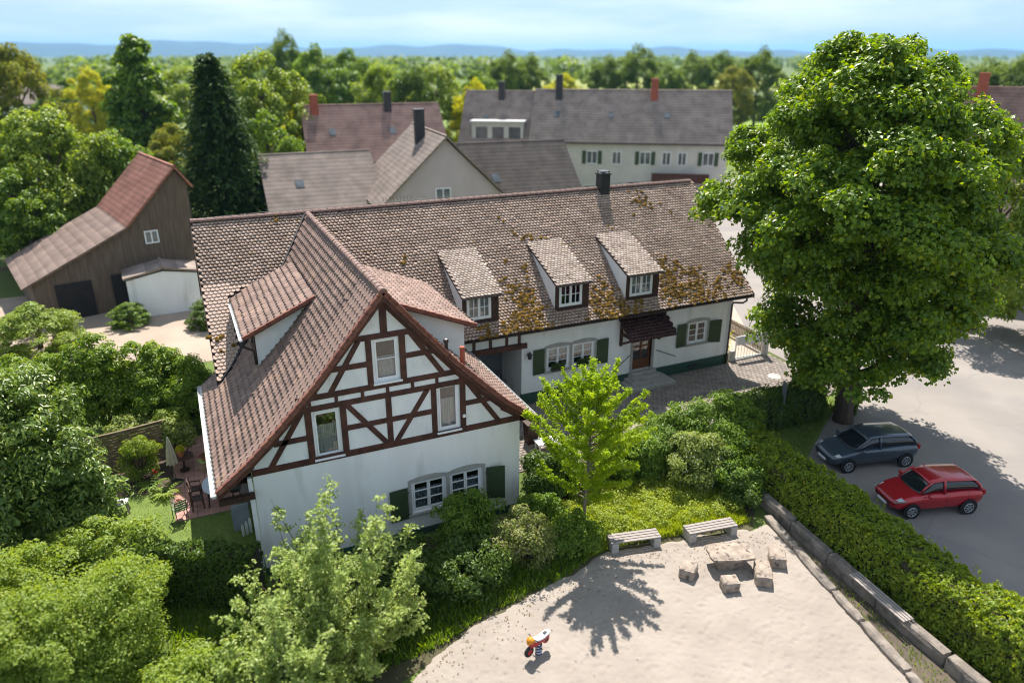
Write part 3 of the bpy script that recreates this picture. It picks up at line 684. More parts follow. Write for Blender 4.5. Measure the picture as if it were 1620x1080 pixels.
for k, (a, b, w) in enumerate(BEAMS):
    mb = MB(); d = .042-.0012*(k % 9)
    mb.bar((a[0], .02-d/2+.01, a[1]), (b[0], .02-d/2+.01, b[1]), d+.02, w, up=(0, 1, 0) if False else (0, 0, 1)) if False else None
    A, B = Vector((a[0], 0, a[1])), Vector((b[0], 0, b[1])); t = (B-A).normalized(); q = Vector((-t.z, 0, t.x))*w/2
    c = [A-q, B-q, B+q, A+q]
    mb.add([p+Vector((0, .02-d, 0)) for p in c]+[p+Vector((0, .03, 0)) for p in c], [(0, 1, 2, 3), (7, 6, 5, 4), (0, 4, 5, 1), (1, 5, 6, 2), (2, 6, 7, 3), (3, 7, 4, 0)])
    mb.build('timber_beam', TIMBER, gable, bevel=.006)
for pr, sg in ((WLP, 1), (WRP, -1)):     # edge rafters under the roof line
    for (x0, z0), (x1, z1) in zip(pr[:-1], pr[1:]):
        if max(abs(x0+4.8), abs(x1+4.8)) > 5.3:
            xa = -9.6 if sg > 0 else 0.0; t = (xa-x0)/(x1-x0); x0, z0 = xa, z0+(z1-z0)*t
        A, B = Vector((x0, 0, z0-.2)), Vector((x1, 0, z1-.2))
        c = [A, B, B-Vector((0, 0, .36)), A-Vector((0, 0, .30))]
        mb = MB(); mb.add([p+Vector((0, -.033, 0)) for p in c]+[p+Vector((0, .03, 0)) for p in c], [(0, 1, 2, 3), (7, 6, 5, 4), (0, 4, 5, 1), (1, 5, 6, 2), (2, 6, 7, 3), (3, 7, 4, 0)])
        mb.build('rafter', TIMBER, gable)
window(house, *G1, .02, cas=1, rows=[.52], cur=(CURTAIN, .55, .03))
window(house, *G2, .02, cas=1, rows=1, cur=(CURTAIN, .66, .03))
window(house, *G3, .02, cas=1, rows=1, cur=(CURTAIN, .66, .03))
for h in gw: window(house, *h, 0, cas=2, rows=[.36, .70], cur=(LACE, .70, .04), sill=False)
surround(house, -4.34, -1.54, 1.0, 2.30, 0, (-2.93,))
mb = MB(); mb.box(-4.5, -1.4, -.10, .05, .90, .98); mb.build('window_ledge', STONE, house, bevel=.01)
shutter(house, -5.16, -4.48, .86, 2.16, 0, 3, 'r'); shutter(house, -1.40, -.70, .90, 2.22, 0, 24, 'l', .10)
mb = MB(); mb.box(-2.29, -2.19, -.10, -.04, 4.55, 4.66); mb.build('floodlight', WFRAME, house)
mb = MB(); mb.box(-9.78, -9.64, -.04, .10, .0, 3.9); mb.build('corner_post', WFRAME, house)

# main wall ------------------------------------------------------
YW = 7.79
mwin = [(5.14, 6.44, 1.88, 3.10), (6.60, 7.88, 1.88, 3.10)]; rwin = (13.80, 15.08, 1.90, 3.14); door = (10.28, 11.46, .95, 3.02)
mb = MB(); hole_wall(mb, 3.75, 16.75, .85, 4.75, mwin+[rwin, door], front(YW), .22)
mb.quad((16.75, YW, .3), (16.75, 18.7, .3), (16.75, 18.7, 4.9), (16.75, YW, 4.9))
mb.add([(16.75, YW, 4.7), (16.75, 18.7, 4.7), (16.75, YR, ZR-.2)], [(0, 1, 2)])
mb.quad((-9.7, 18.7, 0), (-9.7, 8.2, 0), (-9.7, 8.2, 4.9), (-9.7, 18.7, 4.9)); mb.add([(-9.7, 18.7, 4.7), (-9.7, YW, 4.7), (-9.7, YR, ZR-.2)], [(0, 1, 2)])
mb.quad((16.75, 18.7, 0), (-9.7, 18.7, 0), (-9.7, 18.7, 4.9), (16.75, 18.7, 4.9))
mb.quad((3.75, YW, .3), (3.75, 10.2, .3), (3.75, 10.2, 4.6), (3.75, YW, 4.6))
mb.build('wall', PLASTER, house)
mb = MB(); mb.box(3.74, 10.1, YW-.035, YW+.1, .2, .85); mb.build('plinth', GREENP, house)
mb = MB(); mb.box(11.62, 16.80, YW-.035, YW+.1, .2, .85); mb.build('plinth', GREENP, house)
mb = MB(); mb.box(13.95, 14.65, YW-.06, YW-.036, .42, .66); mb.build('vent_grille', METAL_D, house)
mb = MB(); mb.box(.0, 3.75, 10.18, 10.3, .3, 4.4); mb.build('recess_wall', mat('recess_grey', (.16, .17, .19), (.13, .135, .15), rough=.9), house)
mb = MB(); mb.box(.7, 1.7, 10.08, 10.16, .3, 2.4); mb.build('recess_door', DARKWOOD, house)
# little half-timber strip over the recess
mb = MB(); mb.box(.05, 3.75, YW+.02, YW+.10, 3.62, 4.6); strip = mb.build('frieze_panel', PANEL, house)
mb = MB(); mb.box(.05, 4.02, YW-.10, YW+.09, 3.34, 3.60); mb.build('timber_beam', TIMBER, strip)
for x in (.35, 1.25, 2.1, 2.95, 3.62):
    mb = MB(); mb.box(x-.07, x+.07, YW-.03, YW+.05, 3.60, 4.35); mb.build('timber_beam', TIMBER, strip)
for h in mwin: window(house, *h, YW, cas=2, rows=3, cur=(CURTAIN, .95, .5), sill=False)
surround(house, 5.12, 7.90, 1.88, 3.10, YW, (6.52,))
mb = MB(); mb.box(4.98, 8.05, YW-.14, YW+.05, 1.78, 1.86); mb.build('window_ledge', STONE, house, bevel=.01)
window(house, *rwin, YW, cas=2, rows=3, cur=(CURTAIN, .95, .45), sill=False); surround(house, 13.78, 15.10, 1.90, 3.14, YW)
mb = MB(); mb.box(13.62, 15.26, YW-.14, YW+.05, 1.80, 1.88); mb.build('window_ledge', STONE, house, bevel=.01)
shutter(house, 4.36, 5.00, 1.80, 3.14, YW, 3, 'r'); shutter(house, 8.02, 8.66, 1.78, 3.10, YW, 8, 'l', .05)
shutter(house, 13.02, 13.66, 1.82, 3.16, YW, 3, 'r'); shutter(house, 15.22, 15.90, 1.80, 3.08, YW, 18, 'l', .06)
# window boxes with dark geraniums are things on the ledge: see below
# door
mb = MB(); DW = mat('door_wood', (.155, .062, .024), (.11, .042, .017), scale=4, rough=.45, stretch=(6, 6, .6))
a, b, c, d = door; yd = YW+.12
mb.box(a, a+.12, yd, yd+.06, c, d); mb.box(b-.12, b, yd, yd+.06, c, d); mb.box(a+.12, b-.12, yd, yd+.06, c, c+.55); mb.box(a+.12, b-.12, yd, yd+.06, d-.12, d)
mb.box((a+b)/2-.05, (a+b)/2+.05, yd, yd+.06, c+.55, d-.12); mb.box(a+.12, b-.12, yd+.002, yd+.058, c+1.25, c+1.32)
do = mb.build('door', DW, house)
for x0, x1 in ((a+.12, (a+b)/2-.05), ((a+b)/2+.05, b-.12)):
    for z0, z1 in ((c+.55, c+1.25), (c+1.32, d-.12)):
        mb = MB(); mb.box(x0+.002, x1-.002, yd+.028, yd+.034, z0+.002, z1-.002); mb.build('pane', GLASS, do)
mb = MB(); mb.tube([(a+.06, yd-.002, c+1.0), (a+.06, yd-.06, c+1.0), (a+.18, yd-.06, c+1.0)], .014, 6); mb.build('handle', METAL_D, do)
mb = MB(); mb.box(a-.16, a, YW-.03, YW+.12, .86, d+.02); mb.box(b, b+.16, YW-.03, YW+.12, .86, d+.02); mb.box(a-.16, b+.16, YW-.031, YW+.119, d+.022, d+.2); mb.build('door_jamb', STONE, house)
# door canopy
mb = MB(); CP = [(6.42, 3.26), (7.02, 3.66), (7.76, 4.20)]; cx0, cx1 = 9.22, 12.05
for (y0, z0), (y1, z1) in zip(CP[:-1], CP[1:]): deck(mb, (cx0, y0, z0), (cx1, y0, z0), (cx1, y1, z1), (cx0, y1, z1), .08)
can = mb.build('door_canopy', DARKWOOD, house)
CANT = mat('canopy_tile', (.085, .038, .034), (.06, .027, .025), scale=3, rough=.7, island=.25)
Pc, Uc, Vc, Nc = lay(CP, 'm', cx0+.1, cx1, .2, .19); tiles_mesh('canopy_tiles', biber(.2, .19), Pc, Uc, Vc, Nc, CANT, can)
for x in (9.45, 11.85):
    mb = MB(); mb.box(x-.06, x+.06, YW-.14, YW-.002, 2.55, 3.75); mb.bar((x, YW-.08, 2.65), (x, 6.62, 3.22), .11, .11); mb.bar((x, YW-.1, 3.25), (x, 6.5, 3.24), .11, .12)
    mb.build('bracket', TIMBER, can)
# front steps with handrails
for k, (x0, x1, y0, z0, z1) in enumerate(((9.55, 12.35, 6.52, .30, .47), (9.80, 12.05, 6.84, .47, .63), (10.02, 11.72, 7.15, .63, .79), (10.1, 11.64, 7.44, .79, .945))):
    mb = MB(); mb.box(x0, x1, y0, YW-.036, z0 if k == 0 else z0+.001, z1); mb.build('step', CONC, house, bevel=.015)
for p0, p1 in (((9.0, YW-.12, 1.15), (10.05, YW-.12, 1.95)), ((11.72, YW-.12, 1.95), (13.0, YW-.12, 1.38))):
    mb = MB(); mb.tube([p0, p1], .022, 6)
    for t in (.12, .88):
        q = Vector(p0).lerp(Vector(p1), t); mb.tube([q, q+Vector((0, .12, 0))], .014, 5)
    mb.build('handrail', METAL_D, house)
# wall lantern
mb = MB(); mb.tube([(4.08, YW, 3.02), (4.08, YW-.10, 3.0), (4.08, YW-.22, 3.06)], .02, 6); mb.lathe((4.08, YW-.24, 2.78), [(.05, 0), (.09, .02), (.11, .22), (.15, .24), (.06, .34), (.015, .42)], 8); mb.build('wall_lantern', METAL_D, house)

# gutters and downpipes
def gutter(name, p0, p1, r, m, parent, n=7):
    mb = MB(); p0, p1 = Vector(p0), Vector(p1); d = (p1-p0).normalized(); s = d.cross(Vector((0, 0, 1))).normalized(); v = []
    for p in (p0, p1):
        for rr in (r, r-.012):
            for k in range(n):
                t = math.pi*k/(n-1); v.append(p+s*math.cos(t)*rr-Vector((0, 0, 1))*math.sin(t)*rr)
    f = []
    for k in range(n-1): f += [(k, k+1, 2*n+k+1, 2*n+k), (n+k, 3*n+k, 3*n+k+1, n+k+1)]
    f += [(0, 2*n, 3*n, n), (n-1, 2*n-1, 4*n-1, 3*n-1), tuple(range(n)), tuple(range(2*n, 3*n))]
    return mb.add(v, f).build(name, m, parent)
gutter('gutter', (.75, 7.02, 4.44), (XR_-.1, 7.02, 4.44), .085, METAL_B, house)
gutter('gutter', (-10.84, -.5, 3.80), (-10.84, 8.55, 3.80), .095, ZINC, house)
gutter('gutter', (.68, -.45, 3.98), (.68, 6.9, 3.98), .085, ZINC, house)
mb = MB(); mb.tube([(16.98, 7.02, 4.40), (16.98, 7.02, 4.22), (16.9, 7.2, 4.05), (16.62, 7.62, 3.98), (16.60, 7.68, 3.85), (16.60, 7.68, .35)], .055, 8); mb.build('downpipe', METAL_B, house, smooth=True)
mb = MB(); mb.box(XL+.4, XR_-.3, 7.16, YW, 4.30, 4.36); mb.build('soffit', DARKWOOD, house)
mb = MB(); mb.box(.02, .5, 0, 7.5, 3.86, 3.90); mb.build('soffit', DARKWOOD, house)
mb = MB(); mb.box(-10.5, -9.62, 0, 8.4, 3.72, 3.76); mb.build('soffit', DARKWOOD, house)
mb = MB(); mb.box(-10.72, -9.62, -.34, -.14, 3.28, 3.46); mb.build('eave_beam', DARKWOOD, house)

# --- dormers on the main roof
SIDEW = mat('dormer_white', (.78, .78, .77), (.70, .71, .70), scale=2, rough=.9)
for k, (a, b) in enumerate(DORM):
    a2, b2 = a+.10, b-.14
    mb = MB()
    bz = float(zm(DF))
    for x in (a2, b2):
        mb.add([(x, DF, bz-.05), (x, DF, DZE+.08), (x, DYT-.3, float(zm(DYT-.3))-.05)], [(0, 1, 2)])
    wx0, wx1 = a+.30, b-.50; wz0, wz1 = bz+.16, DZE+.0
    hole_wall(mb, a2, b2, bz-.05, DZE+.08, [(wx0, wx1, wz0, wz1-.03)], front(DF), .1)
    dm = mb.build('dormer', SIDEW, house)
    mb = MB(); mb.box(a2-.02, wx0-.01, DF-.035, DF-.002, bz-.02, DZE+.02); mb.box(wx1+.01, b2+.02, DF-.035, DF-.002, bz-.02, DZE+.02); mb.box(wx0-.01, wx1+.01, DF-.034, DF-.002, bz-.02, wz0-.02); mb.build('front_boarding', DARKWOOD, dm)
    w_ = window(dm, wx0, wx1, wz0, wz1-.03, DF-.07, cas=2, rows=2, cols=2, cur=(CURTAIN, .98, .1) if k != 1 else None, sill=False)
    w_.name = 'dormer_window'; PW[w_.name] = PW[house.name]
    for ch in list(w_.children):
        ch.parent = dm
    mb = MB(); deck(mb, (a, DYE, DZE), (b, DYE, DZE), (b, DYT, DZT+.02), (a, DYT, DZT+.02), .09); mb.build('dormer_roof', DARKWOOD, dm)
    Pd, Ud, Vd, Nd = lay([(DYE, DZE), (DYT, DZT+.02)], 'm', a+.09, b-.02, .18, .168); tiles_mesh('dormer_tiles', biber(.18, .168, .034, .013), Pd, Ud, Vd, Nd, BIBER_LOW, dm)
    gutter('gutter', (a-.02, DYE-.06, DZE+.0), (b+.02, DYE-.06, DZE+.0), .06, METAL_B, dm)
    mb = MB(); mb.box(a2, b2, DF-.5, DF-.02, bz-.36, bz-.33); 
# --- shed dormers on the wing
def shed(D, ax, gut):
    s = -1 if ax == 'wl' else 1
    mb = MB(); xs = [D['xf']]+[lerp(D['xf'], D['xt'], t) for t in (.25, .5, .75, 1)]
    def zd(x): return D['ze']+(D['zt']-D['ze'])*(x-D['xe'])/(D['xt']-D['xe'])
    ch = []
    for x in xs: ch.append((x, float(zw(x))-.02))
    poly = ch+[(xs[-1]-.01, zd(xs[-1])-.05), (xs[0], zd(xs[0])-.05)]
    mb.add([(x, D['yc'], z) for x, z in poly], [tuple(range(len(poly)))])
    ym = 7.6
    mb.quad((D['xf'], D['yc'], float(zw(D['xf']))-.1), (D['xf'], D['y1'], float(zw(D['xf']))-.1), (D['xf'], D['y1'], zd(D['xf'])-.05), (D['xf'], D['yc'], zd(D['xf'])-.05))
    dm = mb.build('wing_dormer', SIDEW, house)
    mb = MB()
    if ax == 'wl': deck(mb, (D['xe'], D['y1'], D['ze']), (D['xe'], D['y0'], D['ze']), (D['xt'], D['y0'], D['zt']), (D['xt'], D['y1'], D['zt']), .1)
    else: deck(mb, (D['xe'], D['y0'], D['ze']), (D['xe'], D['y1'], D['ze']), (D['xt'], D['y1'], D['zt']), (D['xt'], D['y0'], D['zt']), .1)
    mb.build('dormer_roof', TIMBER, dm)
    P, U, V, N = lay([(D['xe'], D['ze']), (D['xt'], D['zt'])], ax, D['y0']+.1, D['y1'], .30, .275, stagger=False)
    k = (zm(P[:, 1]) < P[:, 2]+.03) | (P[:, 1] < 7.1)
    tiles_mesh('dormer_tiles', tpn, P[k], U[k], V[k], N[k], PAN if ax == 'wl' else PAN_R, dm)
    ed = MB(); n = int(3.1/.33)
    for q in range(n):
        t0, t1 = q/n, (q+1.03)/n; A = Vector((lerp(D['xe'], D['xt'], t0), D['y0'], lerp(D['ze'], D['zt'], t0))); B = Vector((lerp(D['xe'], D['xt'], t1), D['y0'], lerp(D['ze'], D['zt'], t1)))
        ed = MB(); ed.bar(A+Vector((0, .03, .02)), B+Vector((0, .03, .0)), .12, .14); ed.build('verge_tile', VERGE, dm)
    gutter('gutter', (D['xe']+s*.06, D['y0']-.05, D['ze']-.01), (D['xe']+s*.06, D['y1']-.8, D['ze']-.01), .07, ZINC if gut else METAL_D, dm)
    return dm
ldm = shed(LD, 'wl', True); shed(RD, 'wr', False)
mb = MB(); mb.tube([(-9.14, 4.9, 6.88), (-9.12, 4.92, 6.64), (-8.95, 4.95, 6.5), (-8.72, 4.97, 6.35), (-8.70, 4.97, 5.8)], .045, 7); mb.build('downpipe', METAL_D, ldm, smooth=True)
mb = MB(); mb.box(-8.66, -8.625, 5.03, 7.2, 5.75, 6.95); mb.build('corner_board', DARKWOOD, ldm)
mb = MB(); mb.box(-8.67, -8.664, 5.6, 6.4, 6.1, 6.8); mb.build('dormer_window', GLASS, ldm)

# chimney, vents
CX, CY, CT = 11.25, 13.15, 10.55
mb = MB(); mb.box(CX-.28, CX+.28, CY-.3, CY+.3, 9.0, CT); ch = mb.build('chimney', METAL_D, house)
mb = MB(); mb.box(CX-.34, CX+.34, CY-.36, CY+.36, CT, CT+.07); mb.box(CX-.26, CX+.26, CY-.28, CY+.28, CT+.15, CT+.19)
for x in (CX-.22, CX+.22):
    for y in (CY-.24, CY+.24): mb.box(x-.025, x+.025, y-.025, y+.025, CT+.07, CT+.15)
mb.build('chimney_cap', METAL_D, ch)
def vent(x, y, r, h, m, prof): mb = MB(); z = float(zw(x)); mb.lathe((x, y, z-.05), [(r*1.6, 0), (r*1.5, .10), (r, .16), (r, h), (r*1.35, h+.01), (r*1.35, h+.14), (r*.5, h+.16)] if prof else [(r*1.3, 0), (r, .12), (r, h), (r*1.08, h), (r*1.08, h+.06), (r*.6, h+.06)], 12); mb.build('vent_pipe', m, house, smooth=False)
vent(-2.62, .55, .07, .42, METAL_D, True); vent(-2.15, .2, .09, .72, CLAY, False)
mb = MB()
for k in range(9): x = -1.2+k*.18; mb.tube([(x, YR+.1, ZR+.1), (x-.08, YR+.1, ZR+.42)], .01, 4)
mb.build('bird_spikes', METAL_D, house)
mb = MB(); mb.tube([(XL+.25, YR, ZR+.12), (-5.2, YR, ZR+.2), (XR_-.3, YR, ZR+.2)], .008, 4)
mb.build('lightning_wire', METAL_D, roof)

# ------------------------------------------------------------------ foliage tools
def kites(C, Nn, Ln, Wd, T=None, fold=.22):
    n = len(C); Nn = Nn/np.maximum(np.linalg.norm(Nn, axis=1), 1e-6)[:, None]
    if T is None: T = rng.normal(size=(n, 3))
    T = T-Nn*(T*Nn).sum(1)[:, None]; T /= np.maximum(np.linalg.norm(T, axis=1), 1e-6)[:, None]; B = np.cross(Nn, T)
    Ln = (np.ones(n)*Ln)[:, None]; Wd = (np.ones(n)*Wd)[:, None]
    V = np.stack([C-T*Ln*.5, C+B*Wd*.5+Nn*Wd*fold-T*Ln*.05, C+T*Ln*.5-Nn*Ln*.12, C-B*Wd*.5+Nn*Wd*fold-T*Ln*.05], 1).reshape(-1, 3)
    i = 4*np.arange(n)[:, None]; F = np.concatenate([i+np.array([[0, 1, 2]]), i+np.array([[0, 2, 3]])], 1).reshape(-1, 3)
    return V, F
def sphere_dirs(n, zmin=-1.0):
    z = rng.uniform(zmin, 1, n); t = rng.uniform(0, 2*np.pi, n); r = np.sqrt(1-z*z); return np.stack([r*np.cos(t), r*np.sin(t), z], 1)
def clump_leaves(C, Rr, per, leaf, asp=.62, up=.55, flat=.75, out=None, var=.25, spread=.55):
    """leaves gathered on the upper shell of every clump centre C with radius Rr"""
    n = len(C)*per; k = np.repeat(np.arange(len(C)), per)
    d = sphere_dirs(n, -.55); r = rng.random(n)**.35
    P = C[k]+d*(r*Rr[k])[:, None]*np.array([1, 1, flat])
    Nn = d*.55+np.array([0, 0, up])+rng.normal(0, spread*.6, (n, 3))
    if out is not None: Nn = Nn+out[k]*.3
    s = leaf*rng.uniform(1-var, 1+var, n)
    return kites(P, Nn, s, s*asp, T=d*np.array([1, 1, .2])+np.array([0, 0, -.35])+rng.normal(0, .7, (n, 3)))
def ell_clumps(ells, density=1.0, zmin=-.45):
    C, O, Rr = [], [], []
    for (cx, cy, cz, rx, ry, rz, n, cr) in ells:
        d = sphere_dirs(n, zmin); lob = 1+.13*noise2(d[:, 0]*3+cx, d[:, 1]*3+d[:, 2]*2+cy, int(abs(cx*7+cy*3)) % 90)
        r = rng.uniform(.62, 1.0, n)**.7*lob
        C.append(np.array([cx, cy, cz])+d*r[:, None]*np.array([rx, ry, rz])*np.array([1, 1, 1.])*.9); O.append(d); Rr.append(cr*rng.uniform(.7, 1.3, n))
    return np.concatenate(C), np.concatenate(O), np.concatenate(Rr)
def stems(base, C, n, r0=.05, m=None, parent=None, name='branches', r1=.012, curve=.3, trunk=None):
    sel = rng.choice(len(C), min(n, len(C)), replace=False); mb = MB(); base = Vector(base)
    if trunk: mb.tube(*trunk, n=9)
    for k in sel:
        e = Vector(C[k]); b = base if not trunk else Vector(trunk[0][rng.integers(len(trunk[0])//2, len(trunk[0]))])
        mid = b.lerp(e, .5)+Vector((rng.normal(0, .12), rng.normal(0, .12), curve*(e-b).length*.25)); rr = r0*rng.uniform(.6, 1.1)
        mb.tube([b+Vector((rng.normal(0, .04), rng.normal(0, .04), 0)), b.lerp(mid, .55), mid, mid.lerp(e, .55), e], [rr, rr*.8, rr*.6, rr*.4, r1], 5, cap=False)
    return mb.build(name, m or BARK, parent, smooth=True)
def shrub(name, label, cat, base, ells, per, leaf, mt, asp=.62, up=.55, group=None, nst=14, spread=.55, flat=.75, r0=.05, bark=None):
    t = thing(name, base, label, cat, group); E2 = []
    for (cx, cy, cz, rx, ry, rz, n, cr) in ells:      # break every dome into uneven lobes
        E2.append((cx, cy, cz*.92, rx*.84, ry*.84, rz*.84, int(n*.62), cr)); k = 7
        for q in range(k):
            d_ = sphere_dirs(1, .0)[0]; f_ = rng.uniform(.34, .55)
            E2.append((cx+d_[0]*rx*.72, cy+d_[1]*ry*.72, cz+d_[2]*rz*.72, rx*f_, ry*f_, rz*f_*.9, max(4, int(n*.62/k)), cr*.8))
    ells = E2
    C, O, Rr = ell_clumps(ells, zmin=-.75)
    C[:, 2] = np.maximum(C[:, 2], base[2]+.12)
    V, F = clump_leaves(C, Rr, per, leaf, asp, up, flat, O, spread=spread)
    V[:, 2] = np.maximum(V[:, 2], base[2]+.03)
    npmesh('foliage', V, F, LM[mt], t); stems(base, C, nst, r0, bark or BARK, t, 'stems')
    return t

# ------------------------------------------------------------------ the big maple
def maple():
    base = (17.15, -.22, .28); t = thing('maple_tree', base, 'huge broad maple tree in full leaf beside the road', 'tree')
    zs = [2.6, 3.4, 4.6, 6.5, 9, 11.2, 13.2, 15.0, 16.2, 17.0, 17.5]; rs = [1.5, 3.2, 4.0, 5.2, 5.9, 5.9, 5.0, 3.5, 2.3, 1.4, .4]
    C, O, Rr, lobes = [], [], [], []
    tries = 0
    lobes.append((np.array([16.3, .1, 16.2]), 1.2)); C += [np.array([16.3, .1, 16.2])+d_*1.15 for d_ in sphere_dirs(16, -.3)]; O += [np.array([0, 0, 1.])]*16; Rr += [.6]*16
    while len(lobes) < 74 and tries < 9000:          # big uneven lobes, kept apart so that dark gaps stay between them
        tries += 1; z = rng.uniform(3.0, 16.6); R0 = np.interp(z, zs, rs)
        if rng.random() > (R0+.8)/7.5: continue
        a = rng.uniform(0, 2*np.pi); right = max(0, math.cos(a+.427))
        if z < 4.8 and math.sin(2*a+.6) < -.1: continue
        r = R0*rng.uniform(.62, .92)*(1+.10*math.sin(3*a+z*.7))*(1-(.14+.26*min(1, max(0, (z-8)/5)))*right)
        left = max(0, math.cos(a-2.71))
        if 4.9 < z < 7.2 and left > .55: continue
        if z < 9: r *= 1-.30*left
        p = np.array([16.6+.15*math.sin(z)+r*math.cos(a), -.02+r*math.sin(a), z]); lr = rng.uniform(1.15, 2.05)*(1 if z < 14 else .75)
        if any(np.linalg.norm(p-q)*1.0 < .60*(lr+l2) for q, l2 in lobes): continue
        lobes.append((p, lr))
        k = int(12*lr**1.6); d = sphere_dirs(k, -.7)
        out = np.array([math.cos(a), math.sin(a), .35])
        for q in range(k):
            dd = d[q]+out*.45; dd /= np.linalg.norm(dd)
            C.append(p+dd*lr*rng.uniform(.5, 1.0)*np.array([1, 1, .95])); O.append(dd); Rr.append(rng.uniform(.45, .85))
    for k in range(70):                                # thin inner foliage
        z = rng.uniform(4.5, 15.5); R0 = np.interp(z, zs, rs); a = rng.uniform(0, 6.28); r = R0*rng.uniform(.15, .6); C.append((16.35+r*math.cos(a), .08+r*math.sin(a), z)); O.append((0, 0, 1)); Rr.append(rng.uniform(.5, .9))
    C, O, Rr = np.array(C), np.array(O), np.array(Rr)
    V, F = clump_leaves(C, Rr, int(175000/len(C)), .185, .85, .62, .7, O, spread=.8, var=.4)
    npmesh('crown', V, F, LM['maple'], t)
    tr = [(17.15, -.22, .15), (17.12, -.2, .9), (17.1, -.2, 2.5), (16.95, -.15, 4.5), (16.8, -.1, 7), (16.7, -.05, 10), (16.6, -.05, 13), (16.55, -.05, 15.5)]
    mb = MB(); mb.tube(tr, [.52, .40, .36, .34, .30, .23, .14, .06], 12); tk = mb.build('trunk', BARK, t, smooth=True)
    mb = MB()
    for k in rng.choice(len(C), 70, replace=False):
        e = Vector(C[k]); zb = max(2.6, min(13.5, e.z-rng.uniform(.8, 3.0))); b = Vector((17.15-.045*zb, -.2+.012*zb, zb)); d = (e-b)
        mid = b+d*.5+Vector((rng.normal(0, .2), rng.normal(0, .2), -.05*d.length)); r0 = .05+.018*d.length
        mb.tube([b, b.lerp(mid, .5), mid, mid.lerp(e, .5), e], [r0, r0*.85, r0*.65, r0*.42, .015], 6, cap=False)
    mb.build('limbs', BARK, t, smooth=True)
maple()

# ------------------------------------------------------------------ young tree in front of the courtyard
def young_tree():
    base = (1.40, -2.60, 0); t = thing('young_tree', base, 'slender yellow-green young tree beside the park bench', 'tree')
    mb = MB(); tr = [(1.4, -2.6, -.1), (1.42, -2.62, 1.2), (1.45, -2.66, 2.8), (1.5, -2.7, 4.6), (1.55, -2.75, 6.2), (1.57, -2.78, 6.85)]
    mb.tube(tr, [.085, .07, .058, .04, .02, .006], 8); mb.build('trunk', BARK_L, t, smooth=True)
    mb = MB(); pts = []; dirs = []
    for k in range(80):
        z = 1.55+4.9*(k/80)**.9; b = Vector((1.4+.024*z, -2.6-.026*z, z)); a = k*2.4+rng.normal(0, .3)
        ln = 1.12*float(np.interp(z, [1.5, 2.5, 3.6, 4.8, 6.0, 6.6], [1.55, 2.25, 2.2, 1.6, .85, .35]))*rng.uniform(.75, 1.15); rise = rng.uniform(.25, .95)
        d = Vector((math.cos(a), math.sin(a), rise)).normalized(); P = []
        for q in range(6):
            s = q/5; P.append(b+d*ln*s+Vector((0, 0, .25*ln*s*s*rng.uniform(.5, 1.2)))+Vector((rng.normal(0, .03), rng.normal(0, .03), 0))*s)
        mb.tube(P, [.022*ln**.5, .018, .013, .010, .007, .003], 4, cap=False)
        for q in range(int(31*ln)):
            s = rng.uniform(.18, 1.02); i = min(int(s*5), 4); p = P[i].lerp(P[i+1], s*5-i)
            sd_ = Vector((rng.normal(0, 1), rng.normal(0, 1), rng.normal(.2, .6))).normalized(); lt = rng.uniform(.03, .19)*(1.2-.6*s)
            e = p+sd_*lt
            for w in range(9):
                u = rng.random()**.7; pts.append(p.lerp(e, u)+Vector(rng.normal(0, .045, 3))); dirs.append(sd_)
    mb.build('branches', BARK_L, t, smooth=True)
    C = np.array(pts); D = np.array(dirs); n = len(C); s = .092*rng.uniform(.7, 1.3, n)
    V, F = kites(C, np.array([0, 0, .8])+rng.normal(0, .55, (n, 3)), s, s*.6, T=D+rng.normal(0, .5, (n, 3)))
    npmesh('crown', V, F, LM['young'], t)
young_tree()

# ------------------------------------------------------------------ tall shooting shrub in the foreground
def shooting(name, label, base, n, spread, h, leaf, mt, per=34, lean=(0, 0), cat='shrub', minh=.35):
    t = thing(name, base, label, cat); mb = MB(); pts = []; dirs = []
    lead = []
    for k in range(30): u = rng.uniform(.03, 1)**.55; lead.append((rng.uniform(0, 6.28), spread*u, h*(1-.45*u*u)*rng.uniform(.62, 1.05)))
    for k in range(n):
        a, rr, hh = lead[k % 30]; a += rng.normal(0, .22); rr = max(.1, rr+rng.normal(0, .34)); hh *= rng.uniform(.5, 1.08)
        b = Vector(base)+Vector((rng.normal(0, .3), rng.normal(0, .3), -.05)); e = Vector(base)+Vector((math.cos(a)*rr+lean[0], math.sin(a)*rr+lean[1], hh))
        c1 = b.lerp(e, .35)+Vector((math.cos(a)*rr*.22, math.sin(a)*rr*.22, .05*hh)); P = []
        for q in range(8):
            s = q/7; P.append(b*(1-s)**2+c1*2*s*(1-s)+e*s*s+Vector((rng.normal(0, .03), rng.normal(0, .03), 0)))
        mb.tube(P, [.035, .03, .026, .021, .016, .012, .008, .003], 5, cap=False)
        for q in range(per):
            s = rng.uniform(minh, 1.0); i = min(int(s*7), 6); p = P[i].lerp(P[i+1], s*7-i)
            d = Vector((rng.normal(0, 1), rng.normal(0, 1), rng.normal(.35, .45))).normalized(); lt = rng.uniform(.1, .62)*(1.15-.95*max(0, s-.35)); e2 = p+d*lt
            if lt > .25: mb.tube([p, e2], [.006, .002], 3, cap=False)
            for w in range(9):
                u = rng.uniform(.2, 1.05); pts.append(p.lerp(e2, u)+Vector(rng.normal(0, .05, 3))); dirs.append(d)
    mb.build('stems', BARK, t, smooth=True); C = np.array(pts); D = np.array(dirs); m = len(C); s = leaf*rng.uniform(.65, 1.3, m)
    C[:, 2] = np.maximum(C[:, 2], base[2]+.05)
    V, F = kites(C, np.array([0, 0, .75])+rng.normal(0, .5, (m, 3)), s, s*.58, T=D+np.array([0, 0, .15])+rng.normal(0, .45, (m, 3)))
    npmesh('foliage', V, F, LM[mt], t); return t
